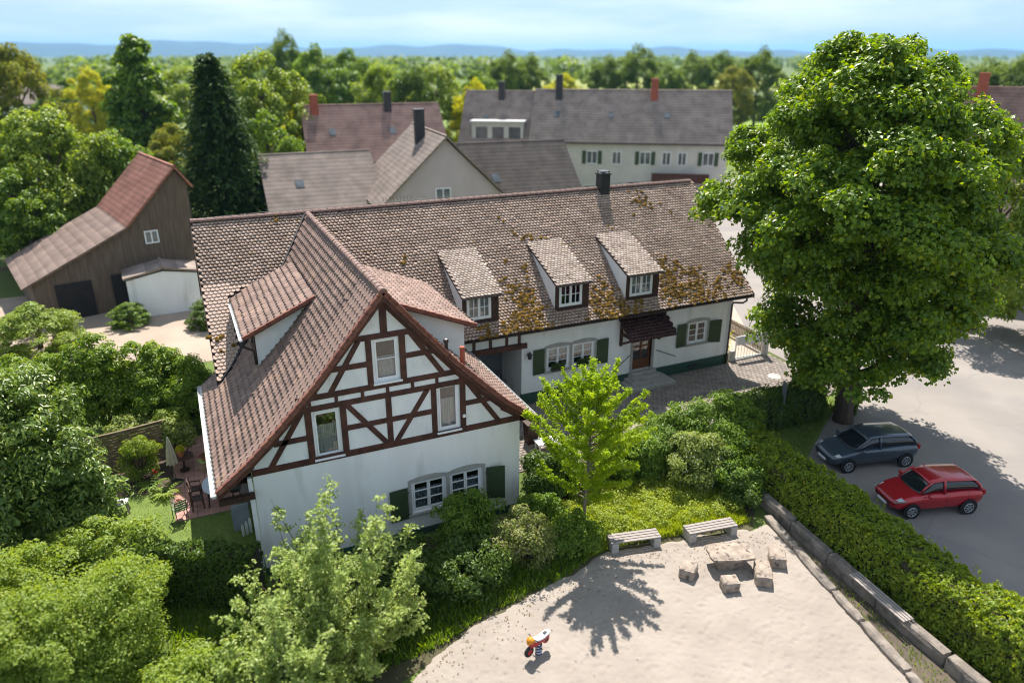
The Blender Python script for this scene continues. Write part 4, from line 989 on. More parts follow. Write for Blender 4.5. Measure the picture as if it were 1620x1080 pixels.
shooting('tall_shrub', 'tall pale-leaved shrub with upright shoots before the gable wall', (-8.2, -4.6, 0), 112, 2.9, 6.3, .125, 'pale', per=33, lean=(.15, 0))
shooting('tall_shrub', 'pale green shrub with loose shoots at the bottom edge left of sand', (-9.6, -6.6, 0), 70, 2.0, 4.2, .12, 'pale', per=38)
# ------------------------------------------------------------------ shrubs
shrub('laurel_bush', 'tall glossy laurel bush at the left edge beside the lawn', 'shrub', (-16.9, 4.4, 0), [(-16.9, 4.4, 3.4, 2.5, 2.4, 4.3, 250, .62), (-18.3, 2.2, 3.0, 2.2, 2.4, 3.2, 130, .6), (-15.5, 3.4, 2.0, 1.7, 1.7, 2.6, 110, .55)], 95, .20, 'laurel', asp=.40, up=.75, spread=.5)
shrub('spreading_shrub', 'large spreading light green shrub filling the bottom left corner', 'shrub', (-14.8, -3.0, 0), [(-14.9, -3.0, 1.8, 2.8, 2.5, 2.5, 330, .50), (-17.2, -1.6, 1.9, 2.2, 2.4, 2.4, 170, .50)], 125, .09, 'light', asp=.6, up=.85, flat=.38, spread=.7)
shrub('spreading_shrub', 'light green shrub growing over the end of the dark hedge', 'shrub', (-14.2, .3, 0), [(-14.2, .7, 1.2, 2.2, 1.7, 1.7, 170, .42)], 95, .115, 'light', asp=.6, up=.85, flat=.38, spread=.7)
shrub('spreading_shrub', 'low light green shrub at the bottom edge beside the pale shrub', 'shrub', (-12.3, -5.6, 0), [(-12.4, -5.6, 1.0, 1.9, 1.8, 1.5, 130, .38)], 95, .115, 'light', asp=.6, up=.85, flat=.38, spread=.7)
shrub('viburnum_bush', 'dark green bush in front of the shuttered gable window', 'shrub', (-2.9, -1.7, 0), [(-2.9, -1.7, 1.25, 1.25, 1.0, 1.25, 80, .36)], 90, .15, 'mid', asp=.36, up=.35, flat=.9)
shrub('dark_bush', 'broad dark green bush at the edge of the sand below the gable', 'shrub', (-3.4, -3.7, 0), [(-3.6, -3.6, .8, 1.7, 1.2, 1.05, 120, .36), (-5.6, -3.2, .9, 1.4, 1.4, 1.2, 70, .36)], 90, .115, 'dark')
shrub('flowering_bush', 'bush with pale pink blossom between young tree and gable window', 'shrub', (-1.0, -3.3, 0), [(-1.1, -3.1, .8, 1.3, 1.1, 1.25, 110, .36)], 95, .095, 'pink')
shrub('green_bush', 'low green bush at the foot of the young tree', 'shrub', (.55, -3.3, 0), [(.6, -3.1, .5, 1.25, .9, .85, 80, .34), (.2, -1.7, .6, 1.0, .9, 1.0, 60, .34)], 90, .10, 'mid')
shrub('ivy_bush', 'dark climbing bush against the right corner of the gable wing', 'shrub', (.85, -.2, 0), [(.95, -.15, 1.1, .8, .8, 1.5, 75, .34)], 95, .115, 'dark')
shrub('green_bush', 'bush between the gable corner and the young tree', 'shrub', (2.4, .6, .05), [(2.6, .4, .7, 1.3, 1.1, 1.1, 90, .36)], 90, .115, 'mid')
shrub('green_bush', 'rounded bush behind the young tree at the courtyard edge', 'shrub', (4.6, .9, .1), [(4.5, .6, .8, 1.5, 1.2, 1.25, 100, .38)], 90, .115, 'cherry')
shrub('green_bush', 'dense dark bush at the courtyard edge right of the young tree', 'shrub', (7.3, .6, .1), [(7.2, .5, 1.0, 1.8, 1.5, 1.6, 150, .4), (5.9, .0, .8, 1.2, 1.1, 1.1, 60, .36)], 95, .115, 'mid')
shrub('blossom_bush', 'bush with white blossom behind the second park bench', 'shrub', (7.6, -1.8, 0), [(7.5, -1.6, .8, 1.45, 1.2, 1.5, 130, .36)], 95, .10, 'blossom')
shrub('green_bush', 'tall dark bush at the head of the clipped roadside hedge', 'shrub', (9.6, -.6, .2), [(9.5, -.5, 1.2, 1.8, 1.7, 1.9, 170, .4), (8.6, -2.6, .8, 1.1, 1.1, 1.2, 70, .36)], 95, .105, 'mid')
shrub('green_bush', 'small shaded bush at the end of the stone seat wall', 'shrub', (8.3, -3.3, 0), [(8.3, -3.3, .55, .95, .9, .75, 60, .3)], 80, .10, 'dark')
for x, y, h, r, lab in ((-17.6, 14.0, 4.4, 1.8, 'leftmost cherry laurel in the row behind the garden fence'), (-15.2, 13.8, 4.6, 1.7, 'second cherry laurel from the left behind the garden fence'),
                        (-13.0, 13.4, 4.2, 1.7, 'third cherry laurel from the left behind the garden fence'), (-11.2, 12.8, 3.4, 1.4, 'cherry laurel closest to the house behind the garden fence')):
    shrub('cherry_laurel', lab, 'shrub', (x, y, 0), [(x, y, h*.48, r, r*.9, h*.55, int(125*r), .42)], 100, .15, 'cherry', asp=.5, up=.6, group='cherry laurels behind the garden fence')
shrub('garden_shrub', 'pale shrub just behind the wooden screen fence', 'shrub', (-14.0, 11.0, 0), [(-14.0, 11.0, .9, 1.3, .8, .9, 70, .32)], 80, .11, 'blossom')
shrub('garden_shrub', 'bright green shrub behind the right end of the screen fence', 'shrub', (-12.2, 11.3, 0), [(-12.2, 11.4, .8, .9, .8, .9, 50, .32)], 80, .11, 'light')
shrub('garden_shrub', 'yellow-green shrub in front of the wooden screen fence', 'shrub', (-13.7, 8.5, 0), [(-13.7, 8.5, .9, .85, .7, 1.05, 70, .28)], 80, .12, 'light', asp=.3, up=.3)
shrub('garden_shrub', 'white-flecked shrub before the fence beside the parasol', 'shrub', (-12.0, 9.6, 0), [(-12.0, 9.6, 1.2, .75, .6, .85, 60, .28)], 80, .10, 'blossom')
def fern(name, label, base, n, ln, mt, h=.5, cat='plant'):
    t = thing(name, base, label, cat); C, Nn, T, Ln, Wd = [], [], [], [], []
    for k in range(n):
        a = k*2.4; d = np.array([math.cos(a), math.sin(a), 0]); l = ln*rng.uniform(.7, 1.1); up0 = rng.uniform(.7, 1.3)
        for q in range(9):
            s = (q+.5)/9; p = np.array(base)+d*l*s+np.array([0, 0, l*(up0*s-.85*s*s)+.05])
            for sg in (-1, 1):
                C.append(p+np.cross(d, [0, 0, 1])*sg*.05); Nn.append([d[0]*-.2, d[1]*-.2, 1]); T.append(d*.5+np.cross(d, [0, 0, 1])*sg); Ln.append(.20*(1.1-s)+.05); Wd.append(.07)
    V, F = kites(np.array(C), np.array(Nn, float), np.array(Ln), np.array(Wd), T=np.array(T)); npmesh('fronds', V, F, LM[mt], t)
    return t
fern('fern', 'yellow-green fern between the folded parasol and the lawn', (-12.75, 6.75, 0), 16, .75, 'light')
fern('broadleaf_plant', 'broad-leaved plant beside the red flower in the bed', (-13.3, 7.5, 0), 12, .95, 'mid')
t = thing('canna_flower', (-13.0, 7.25, 0), 'single red flower on a thin stem in the bed', 'flower')
mb = MB(); mb.tube([(-13.0, 7.25, 0), (-12.98, 7.25, .9)], .012, 5); mb.build('stem', LM['mid'], t)
V, F = kites(np.array([(-12.98, 7.25, .92)]*16)+rng.normal(0, .05, (16, 3)), rng.normal(0, 1, (16, 3)), .10, .08); npmesh('petals', V, F, mat('red_petal', (.45, .03, .02), (.35, .02, .02)), t)

# ------------------------------------------------------------------ hedges
def hedge(name, label, line, width, h, dens, leaf, mt, rag=.10, z0=0.0, base_off=.25):
    P = np.array(line, float); seg = np.hypot(*np.diff(P, axis=0).T); cs = np.concatenate([[0], np.cumsum(seg)]); Lt = cs[-1]
    t = thing(name, (P[0][0], P[0][1], z0), label, 'hedge'); w2 = width/2
    perim = 2*h+width; n = int(Lt*perim*dens); s = rng.uniform(0, Lt, n); q = rng.uniform(0, perim, n)
    px, py = np.interp(s, cs, P[:, 0]), np.interp(s, cs, P[:, 1]); i = np.clip(np.searchsorted(cs, s)-1, 0, len(seg)-1)
    d = (P[i+1]-P[i])/seg[i][:, None]; nr = np.stack([d[:, 1], -d[:, 0]], 1)
    a = np.where(q < h, -w2, np.where(q > h+width, w2, q-h-w2)); z = np.where(q < h, q, np.where(q > h+width, perim-q, h))
    side = np.where(q < h, -1., np.where(q > h+width, 1., 0.))
    lump = 1+rag*noise2(s*1.7, q*1.9, 31)+rag*.7*noise2(s*5, q*5, 32)
    rnd = np.clip((z/h-.80)/.20, 0, 1)*np.clip((np.abs(a)/w2-.6)/.4, 0, 1)      # round the shoulders
    dep = rng.random(n)**1.6*.16
    A = a*lump-np.sign(a)*rnd*.18*width*.5; Z = z*(1+(lump-1)*.6)-rnd*.10
    off = side*(-dep); A = A+off; Z = np.where(side == 0, Z-dep, Z)
    C = np.stack([px+nr[:, 0]*A, py+nr[:, 1]*A, z0+np.maximum(Z, .05)], 1)
    Nn = np.stack([nr[:, 0]*side, nr[:, 1]*side, np.where(side == 0, 1., .45)], 1)+rng.normal(0, .55, (n, 3))
    sz = leaf*rng.uniform(.5, 1.45, n); V, F = kites(C, Nn, sz, sz*.62, T=np.array([0, 0, -.4])+rng.normal(0, 1, (n, 3)))
    m2 = int(Lt*width*9); s2 = rng.uniform(0, Lt, m2); a2 = rng.uniform(-w2*.85, w2*.85, m2); i2 = np.clip(np.searchsorted(cs, s2)-1, 0, len(seg)-1); d2 = (P[i2+1]-P[i2])/seg[i2][:, None]
    q2 = np.repeat(np.arange(m2), 9); hgt = rng.uniform(0, 1, len(q2)); ln2 = rng.uniform(.05, .26, m2)[q2]      # new shoots above the clipped top
    C2 = np.stack([np.interp(s2, cs, P[:, 0])[q2]+(d2[:, 1]*a2)[q2], np.interp(s2, cs, P[:, 1])[q2]-(d2[:, 0]*a2)[q2], z0+h-.05+hgt*ln2], 1)+rng.normal(0, .035, (len(q2), 3))
    V2, F2 = kites(C2, rng.normal(0, .6, (len(q2), 3))+np.array([0, 0, .7]), leaf*rng.uniform(.6, 1.1, len(q2)), leaf*.5); F = np.concatenate([F, F2+len(V)]); V = np.concatenate([V, V2])
    npmesh('foliage', V, F, LM[mt], t)
    mb = MB(); k = max(8, int(Lt/.6)); v = []
    for j in range(k+1):
        ss = Lt*j/k; x, y = np.interp(ss, cs, P[:, 0]), np.interp(ss, cs, P[:, 1]); ii = min(np.searchsorted(cs, ss, 'right')-1, len(seg)-1); nn = ((P[ii+1]-P[ii])/seg[ii]); nn = (nn[1], -nn[0])
        for aa, zz in ((-w2+.2, .02), (-w2+.2, h*.8), (-w2*.45, h-.18), (w2*.45, h-.18), (w2-.2, h*.8), (w2-.2, .02)):
            v.append((x+nn[0]*aa, y+nn[1]*aa, z0+zz+rng.normal(0, .02)))
    f = [(6*j+a, 6*j+a+1, 6*j+7+a, 6*j+6+a) for j in range(k) for a in range(5)]+[(0, 1, 2, 3, 4, 5), tuple(6*k+a for a in range(6))[::-1]]
    mb.add(v, f).build('twigs', TWIG, t); return t
hedge('roadside_hedge', 'long clipped hedge between the stone seat walls and the parked cars', [(10.3, -.6), (10.05, -3.5), (9.82, -6.5), (9.6, -10), (9.4, -13.5), (9.2, -18)], 1.85, 1.8, 470, .115, 'hedge', rag=.17, z0=.1)
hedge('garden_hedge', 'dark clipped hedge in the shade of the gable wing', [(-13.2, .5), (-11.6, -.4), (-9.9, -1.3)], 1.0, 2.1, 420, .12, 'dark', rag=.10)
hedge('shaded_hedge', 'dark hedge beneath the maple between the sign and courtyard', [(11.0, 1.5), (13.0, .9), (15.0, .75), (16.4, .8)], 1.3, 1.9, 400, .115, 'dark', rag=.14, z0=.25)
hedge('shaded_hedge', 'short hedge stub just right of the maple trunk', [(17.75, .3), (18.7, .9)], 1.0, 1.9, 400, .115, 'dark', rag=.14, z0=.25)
shrub('green_bush', 'small bright bush at the pavement corner beside the maple', 'shrub', (17.2, 2.3, .3), [(17.1, 2.2, .75, .9, .7, .6, 45, .3)], 80, .11, 'yellow')

# ------------------------------------------------------------------ grass and ground cover
def inpoly(x, y, poly):
    c = np.zeros(len(x), bool); n = len(poly)
    for i in range(n):
        x0, y0 = poly[i]; x1, y1 = poly[(i+1) % n]
        c ^= ((y0 > y) != (y1 > y)) & (x < (x1-x0)*(y-y0)/(y1-y0+1e-9)+x0)
    return c
def blades(name, label, poly, n, h, w, m, z=0.0, lean=.5, patch=None):
    xs, ys = zip(*poly); x = rng.uniform(min(xs), max(xs), n); y = rng.uniform(min(ys), max(ys), n); k = inpoly(x, y, poly)
    if patch is not None: k &= noise2(x*patch, y*patch, 44) > rng.uniform(-1.1, .6, n)
    x, y = x[k], y[k]; n = len(x); a = rng.uniform(0, 6.28, n); hh = h*rng.uniform(.45, 1.25, n)*(1+.35*noise2(x*1.1, y*1.1, 45))
    zz = z+gh(x, y); dx, dy = np.cos(a), np.sin(a); b = rng.uniform(0, 6.28, n); lx, ly = np.cos(b)*hh*lean*rng.random(n), np.sin(b)*hh*lean*rng.random(n); ww = w*rng.uniform(.6, 1.3, n)
    V = np.stack([np.stack([x-dx*ww/2, y-dy*ww/2, zz], 1), np.stack([x+dx*ww/2, y+dy*ww/2, zz], 1), np.stack([x+lx*.4+dx*ww*.4, y+ly*.4+dy*ww*.4, zz+hh*.6], 1), np.stack([x+lx, y+ly, zz+hh], 1)], 1).reshape(-1, 3)
    i = 4*np.arange(n)[:, None]; F = np.concatenate([i+np.array([[0, 1, 2]]), i+np.array([[0, 2, 3]])], 1).reshape(-1, 3)
    o = npmesh(name, V, F, m); tag(o, label, 'grass', kind='stuff'); return o
blades('lawn_grass', 'short mown grass of the garden lawn', [(-18, 1.5), (-9.7, .2), (-9.7, 4.5), (-12.4, 4.6), (-12.9, 7.2), (-18, 8)], 26000, .07, .018, GRASS, .0)
blades('meadow', 'tall bright meadow grass and weeds behind the two park benches', [(.8, -3.9), (2.0, -3.7), (4.0, -4.0), (7.6, -4.6), (8.3, -3.0), (8.0, -.4), (3, 0), (1.2, -1)], 46000, .30, .03, leafmat('meadow_blade', (.18, .25, .022), (.30, .35, .045), rough=.55, trans=.42), 0, .7)
blades('bank_weeds', 'dark weeds on the planted bank along the sand edge', [(-7.5, -5.9), (-5.2, -5.6), (-3.6, -5.0), (-.2, -4.4), (1.2, -3.8), (.6, -1.6), (-9.4, -.6), (-9.4, -2.5)], 22000, .26, .06, LM['mid'], 0, .8)
blades('verge_grass', 'grass around the foot of the maple', [(12.3, -2.4), (18.4, 1.3), (18.7, 3.1), (13, 2.5), (11.6, 0)], 9000, .13, .03, GRASS, .03)
blades('wall_weeds', 'weeds growing between the stone seat rows and the hedge', [(9.3, -3.2), (8.35, -8), (7.95, -13.5), (8.0, -16), (8.75, -16), (9.0, -8), (9.6, -3)], 14000, .20, .025, LM['mid'], .0, .8, patch=1.3)
blades('step_weeds', 'tufts of weeds between the lower and upper stone rows', [(8.6, -4.2), (7.9, -7.5), (7.0, -11.5), (6.7, -13.5), (7.5, -13.5), (7.8, -11), (8.2, -7)], 3600, .14, .025, LM['mid'], .06, .8, patch=2.6)

# leafy weeds standing in the meadow
n = 420; wx, wy = rng.uniform(1.0, 8.0, n), rng.uniform(-3.9, -.3, n); k = inpoly(wx, wy, [(.9, -3.6), (2.0, -3.4), (4.0, -3.6), (7.6, -4.2), (8.3, -3.0), (8.0, -.4), (3, 0), (1.2, -1)])
C = np.stack([wx[k], wy[k], rng.uniform(.12, .38, k.sum())], 1); V, F = clump_leaves(C, rng.uniform(.16, .38, len(C)), 70, .085, .6, .6, .7); V[:, 2] = np.maximum(V[:, 2], .03)
tag(npmesh('meadow_weeds', V, F, leafmat('meadow_leaf', (.19, .26, .022), (.32, .36, .05), rough=.5, trans=.42)), 'leafy weeds among the tall grass behind the park benches', 'weeds', kind='stuff')

blades('corner_weeds', 'rough grass under the shrubs at the bottom left', [(-18, -8), (-7.4, -8), (-7.4, -6.4), (-9.4, -2.4), (-13.5, 0), (-18, 1.5)], 16000, .28, .05, LM['mid'], 0, .8)

# ------------------------------------------------------------------ playground furniture
def rough_block(mb, x0, x1, y0, y1, z0, z1, amp=.02, n=(4, 4, 3), rnd=.03, seed=0, rot=0.0, c=None):
    """stone block: gridded box, edges worn round, faces knocked about"""
    r = np.random.default_rng(seed); bm = bmesh.new(); bmesh.ops.create_cube(bm, size=1)
    bmesh.ops.subdivide_edges(bm, edges=bm.edges[:], cuts=3, use_grid_fill=True)
    ph = r.uniform(0, 6.28, 9)
    for v in bm.verts:
        p = np.array(v.co); q = p*2; m = np.sort(np.abs(q)); e = max(0, m[1]-.7)/.3*max(0, m[2]-.7)/.3
        s = np.array([x1-x0, y1-y0, z1-z0]); w = p*s
        w -= np.sign(p)*rnd*e*(np.abs(q) > .7)
        for k in range(3): w[k] += amp*(math.sin(w[(k+1) % 3]*9+ph[k])+.7*math.sin(w[(k+2) % 3]*13+ph[k+3])+.5*math.sin(w[k]*17+w[(k+1) % 3]*21+ph[k+6]))*.45
        cx, cy = (x0+x1)/2, (y0+y1)/2; cr, sr = math.cos(rot), math.sin(rot)
        v.co = (cx+w[0]*cr-w[1]*sr, cy+w[0]*sr+w[1]*cr, (z0+z1)/2+w[2])
    bm.verts.ensure_lookup_table()
    mb.add([tuple(v.co) for v in bm.verts], [tuple(v.index for v in f.verts) for f in bm.faces]); bm.free(); return mb
t = thing('stone_table', (5.2, -6.25, .02), 'rough stone slab table between the stone stools on sand', 'table')
mb = MB(); rough_block(mb, 4.42, 5.98, -6.74, -5.76, .52, .68, .014, rnd=.05, seed=3, rot=-.33); mb.build('table_top', BLOCK, t)
mb = MB(); rough_block(mb, 4.72, 5.68, -6.52, -5.98, .0, .53, .016, seed=4, rot=-.33); mb.build('pedestal', BLOCK, t)
for k, (x, y, w, d, h, rt, lab) in enumerate(((3.60, -6.05, .56, .70, .46, -.9, 'rough stone stool standing to the left of the stone table'), (4.43, -7.2, .60, .54, .46, -.3, 'squat stone stool in front of the stone table'),
        (5.78, -7.28, .58, 1.0, .48, -.62, 'longest stone stool at the front right of the stone table'), (6.85, -6.8, .58, .82, .48, -.62, 'stone stool to the right of the table nearest the seat walls'))):
    o = thing('stone_stool', (x, y, .02), lab, 'stool', 'stone stools around the stone table')
    mb = MB(); rough_block(mb, x-w/2, x+w/2, y-d/2, y+d/2, .0, h, .018, rnd=.04, seed=10+k, rot=rt); mb.build('stone_block', BLOCK, o)
def bench(p0, p1, label):
    p0, p1 = Vector(p0), Vector(p1); d = (p1-p0); L_ = d.length; ang = math.atan2(d.y, d.x)
    o = thing('park_bench', (p0.x, p0.y, .02), label, 'bench', 'backless park benches at the sand edge'); o.rotation_euler.z = ang
    for x in (0, L_-.26):
        mb = MB(); mb.box(x, x+.26, 0, .62, -.03, .40); mb.box(x, x+.26, .0, .12, .402, .45) if False else None
        mb.build('end_block', CONC, o, world=False, bevel=.015)
    for k in range(4):
        mb = MB(); mb.box(-.02+.08*0, L_+.02-.0, .035+k*.145, .035+k*.145+.115, .405, .455); mb.build('slat', SLAT, o, world=False, bevel=.006)
    for x in (.10, L_-.16):
        mb = MB()
        for k in range(4): mb.lathe((x+.03, .09+k*.145, .455), [(.012, 0), (.012, .006), (.006, .009)], 6)
        mb.build('bolts', METAL_D, o, world=False, kind='stuff')
bench((1.80, -4.02, 0), (3.62, -4.42, 0), 'left backless park bench with concrete ends beside the young tree'); bench((4.70, -4.72, 0), (6.62, -5.02, 0), 'right backless park bench just behind the stone table')

# stone seat walls in two rows
def stone_row(name, label, line, w, z0, z1, lens, seed, amp=.03):
    P = np.array(line, float); seg = np.hypot(*np.diff(P, axis=0).T); cs = np.concatenate([[0], np.cumsum(seg)])
    o = thing(name, (P[0][0], P[0][1], z0), label, 'wall'); s = 0; k = 0; r = random.Random(seed)
    while s < cs[-1]-.3:
        l = min(r.uniform(*lens), cs[-1]-s); m = s+l/2; x, y = np.interp(m, cs, P[:, 0]), np.interp(m, cs, P[:, 1])
        x0, y0 = np.interp(s, cs, P[:, 0]), np.interp(s, cs, P[:, 1]); x1, y1 = np.interp(s+l, cs, P[:, 0]), np.interp(s+l, cs, P[:, 1]); a = math.atan2(y1-y0, x1-x0)
        mb = MB(); dz = r.uniform(-.015, .015); rough_block(mb, x-l/2+.012, x+l/2-.012, y-w/2+r.uniform(-.015, .015), y+w/2, z0, z1+dz, amp*.6, rnd=.04, seed=seed*50+k, rot=a)
        mb.build('stone_block', KERBST, o); s += l; k += 1
    return o
lowl = [(8.42, -4.6), (7.95, -6.6), (7.50, -8.5), (7.16, -10.1), (6.80, -11.8), (6.35, -13.6), (5.7, -16.2)]
stone_row('lower_seat_wall', 'lower row of weathered stone blocks along the sand', lowl, .36, -.1, .25, (1.4, 2.4), 5, amp=.045)
upl = [(9.05, -3.0), (8.86, -4.7), (8.52, -7.5), (8.28, -9.6), (8.08, -11.5), (7.86, -14.0), (7.6, -17)]
stone_row('upper_seat_wall', 'upper row of stone blocks at the foot of the clipped hedge', upl, .40, -.1, .54, (1.7, 2.9), 6, amp=.04)
o = thing('wall_bench_slats', (8.2, -8.9, .54), 'four weathered wooden slats laid as a seat on the upper stones', 'bench')
A, B = Vector((8.20, -8.85, .62)), Vector((7.95, -11.15, .62)); d = (B-A).normalized(); nrm = Vector((d.y, -d.x, 0))
for k in range(4):
    q = nrm*(-.165+k*.11); mb = MB(); mb.bar(A+q, B+q, .085, .045); mb.build('slat', SLAT, o, bevel=.005)
for s in (.3, 1.95):
    mb = MB(); c_ = A+d*s; mb.bar(c_-nrm*.19-Vector((0, 0, .04)), c_+nrm*.19-Vector((0, 0, .04)), .07, .04); mb.build('batten', SLAT, o)

# spring rocker shaped like a motorbike
def rocker():
    o = thing('spring_rocker', (-2.68, -7.12, .02), 'red and white toy motorbike on a blue and white spring', 'spring rocker'); o.rotation_euler.z = R(198); o.scale = (.86, .86, .86)
    RED = mat('toy_red', (.42, .02, .025), (.38, .018, .02), rough=.35, spec=.5); WH = mat('toy_white', (.68, .68, .70), (.62, .62, .64), rough=.4); OR = mat('toy_orange', (.62, .24, .02), (.55, .2, .015), rough=.4); BK = mat('toy_black', (.02, .02, .02), (.03, .03, .03), rough=.6)
    for c in range(2):     # two colours of the coil in alternating turns
        mb = MB(); seg = 14
        for tn in range(7):
            if tn % 2 != c: continue
            P = [(.105*math.cos(2*math.pi*q/seg), .105*math.sin(2*math.pi*q/seg), .06+(tn+q/seg)*.062) for q in range(seg+1)]; mb.tube(P, .022, 6)
        mb.build('spring', mat('spring_blue', (.02, .06, .16), (.02, .05, .13), rough=.4) if c == 0 else WH, o, world=False, smooth=True, kind='stuff')
    mb = MB(); mb.box(-.16, .16, -.16, .16, -.02, .05); mb.build('base_plate', METAL_D, o, world=False)
    prof = [(-.50, .66, .05, .035), (-.40, .70, .09, .07), (-.22, .68, .10, .10), (0, .66, .09, .12), (.18, .70, .11, .14), (.32, .74, .10, .14), (.44, .74, .06, .10)]
    def loft(prof, name, m, n=10):
        mb = MB(); v = []; f = []
        for x, z, wy, hz_ in prof:
            for k in range(n): a = 2*math.pi*k/n; v.append((x, wy*math.cos(a), z+hz_*math.sin(a)))
        for i in range(len(prof)-1):
            for k in range(n): f.append((i*n+k, i*n+(k+1) % n, (i+1)*n+(k+1) % n, (i+1)*n+k))
        f += [tuple(range(n))[::-1], tuple((len(prof)-1)*n+k for k in range(n))]; return mb.add(v, f).build(name, m, o, world=False, smooth=True)
    loft([(x, z-.10, w*.9, h) for x, z, w, h in prof], 'body', RED)
    loft([(-.52, .73, .06, .03), (-.38, .75, .13, .045), (-.15, .71, .14, .05), (.05, .72, .12, .06), (.2, .78, .13, .07), (.3, .82, .09, .04)], 'seat', WH)
    mb = MB(); mb.box(-.36, -.22, -.05, .05, .790, .803); mb.build('decal', BK, o, world=False)
    loft([(.24, .80, .05, .04), (.30, .86, .14, .09), (.42, .88, .15, .12), (.50, .84, .10, .09), (.54, .80, .03, .03)], 'fairing', OR)
    for x, r in ((.46, .20), (-.34, .15)):
        mb = MB(); mb.lathe((x, -.05, .42 if x > 0 else .47), [(r*.6, 0), (r*.92, .0), (r, .025), (r, .075), (r*.92, .10), (r*.6, .10)], 16, 'y'); w = mb.build('wheel', BK if x > 0 else RED, o, world=False, smooth=True)
        mb = MB(); mb.lathe((x, -.055, .42 if x > 0 else .47), [(r*.5, 0), (r*.5, .11)], 12, 'y'); mb.build('hub', RED if x > 0 else BK, w, world=False)
    mb = MB(); mb.tube([(.22, -.26, .86), (.27, -.1, .87), (.27, .1, .87), (.22, .26, .86)], .018, 6); mb.build('handlebar', BK, o, world=False, smooth=True)
    mb = MB(); mb.tube([(.05, -.24, .42), (.05, .24, .42)], .02, 6); mb.build('foot_peg', BK, o, world=False)
rocker()

# ------------------------------------------------------------------ courtyard and street furniture
o = thing('metal_gate', (17.35, 7.85, .3), 'white metal gate with a long sign panel beside the house', 'gate')
GP = [(17.38, 7.86), (19.28, 7.74)]
mb = MB(); WM = mat('gate_white', (.62, .62, .60), (.54, .54, .52), rough=.5)
mb.bar((17.38, 7.86, 1.72), (19.28, 7.74, 1.72), .06, .05); mb.bar((17.38, 7.86, .42), (19.28, 7.74, .42), .06, .06); mb.bar((17.38, 7.86, .40), (17.38, 7.86, 1.74), .06, .06); mb.bar((19.25, 7.74, .40), (19.25, 7.74, 1.74), .06, .06)
mb.build('gate_frame', WM, o)
mb = MB(); mb.bar((17.44, 7.83, 1.45), (19.22, 7.72, 1.45), .03, .48); mb.build('sign_panel', WM, o)
mb = MB(); mb.bar((17.56, 7.813, 1.36), (17.86, 7.795, 1.36), .004, .16); mb.build('sign_print', mat('print_grey', (.30, .31, .34), (.36, .37, .40), scale=30), o)
mb = MB()
for k in range(1, 9): x = lerp(17.38, 19.25, k/9); y = lerp(7.86, 7.74, k/9); mb.bar((x, y, .44), (x, y, 1.21), .02, .02)
mb.build('bars', WM, o, kind='stuff')
o = thing('gate_post', (19.45, 7.7, .3), 'grey concrete post at the free end of the white gate', 'post')
mb = MB(); mb.box(19.34, 19.60, 7.58, 7.84, .2, 1.84); mb.build('shaft', CONC, o, bevel=.015)
mb = MB(); mb.box(19.32, 19.62, 7.56, 7.86, 1.842, 1.90); mb.build('cap', CONC, o, bevel=.01)
o = thing('gate_post', (17.2, 7.85, .3), 'short grey stone post between the house corner and the gate', 'post')
mb = MB(); mb.box(17.0, 17.28, 7.72, 8.0, .2, .95); mb.build('shaft', CONC, o, bevel=.015)
mb = MB(); mb.box(17.28, 19.34, 7.70, 7.86, .28, .40); mb.build('threshold', CONC, o)
o = thing('picket_fence', (19.55, 8.1, .3), 'brown wooden picket fence running back from the gate post', 'fence')
fa, fb = Vector((19.55, 8.0, .3)), Vector((19.75, 11.6, .3)); n = 26
for k in range(n):
    p = fa.lerp(fb, k/(n-1)); mb = MB(); mb.box(p.x-.015, p.x+.015, p.y-.04, p.y+.04, .38, 1.42); mb.build('picket', FENCEW, o)
for z in (.6, 1.2):
    mb = MB(); mb.bar(fa+Vector((.045, 0, z-.3)), fb+Vector((.045, 0, z-.3)), .05, .08); mb.build('rail', FENCEW, o)
o = thing('flower_border', (17.3, 9.2, .3), 'row of small plants with yellow shoots along the house side', 'plant'); PW[o.name] = Vector((17.3, 9.2, .3))
n = 700; C = np.stack([rng.normal(17.35, .14, n), rng.uniform(8.3, 11.5, n), rng.uniform(.35, 1.9, n)**1.0], 1); V, F = kites(C, rng.normal(0, 1, (n, 3))+np.array([0, 0, .6]), .13, .07); npmesh('foliage', V, F, LM['yellow'], o)
o = thing('road_sign', (13.62, .35, .3), 'grey back of a tall road sign on a pole above the hedge', 'sign')
mb = MB(); mb.tube([(13.66, .36, .2), (13.66, .36, 2.75)], .03, 8); mb.build('pole', ZINC, o, smooth=True)
mb = MB(); c_, s_ = math.cos(R(60)), math.sin(R(60))
pl = [(13.62+u*c_-v*s_, .33+u*s_+v*c_) for u, v in ((-.30, -.012), (.30, -.012), (.30, .012), (-.30, .012))]
mb.prism(pl, (0, 0, 1.75), (1, 0, 0), (0, 1, 0), (0, 0, 1), 1.0); mb.build('sign_plate', mat('sign_back', (.16, .17, .18), (.12, .13, .14), rough=.5, spec=.5), o)
o = thing('wheelie_bin', (2.5, 4.1, .3), 'dark brown bin under the eave at the corner of the wing', 'bin')
mb = MB(); mb.add([(2.26, 3.85, .3), (2.72, 3.85, .3), (2.72, 4.3, .3), (2.26, 4.3, .3), (2.20, 3.8, 1.28), (2.78, 3.8, 1.28), (2.78, 4.36, 1.28), (2.20, 4.36, 1.28)], [(0, 3, 2, 1), (4, 5, 6, 7), (0, 1, 5, 4), (1, 2, 6, 5), (2, 3, 7, 6), (3, 0, 4, 7)])
mb.build('body', DARKWOOD, o, bevel=.02)
mb = MB(); mb.box(2.17, 2.81, 3.77, 4.39, 1.285, 1.34); mb.build('lid', DARKWOOD, o, bevel=.015)
o = thing('low_table', (2.9, 3.3, .3), 'low white table on the paving beside the dark bin', 'table')
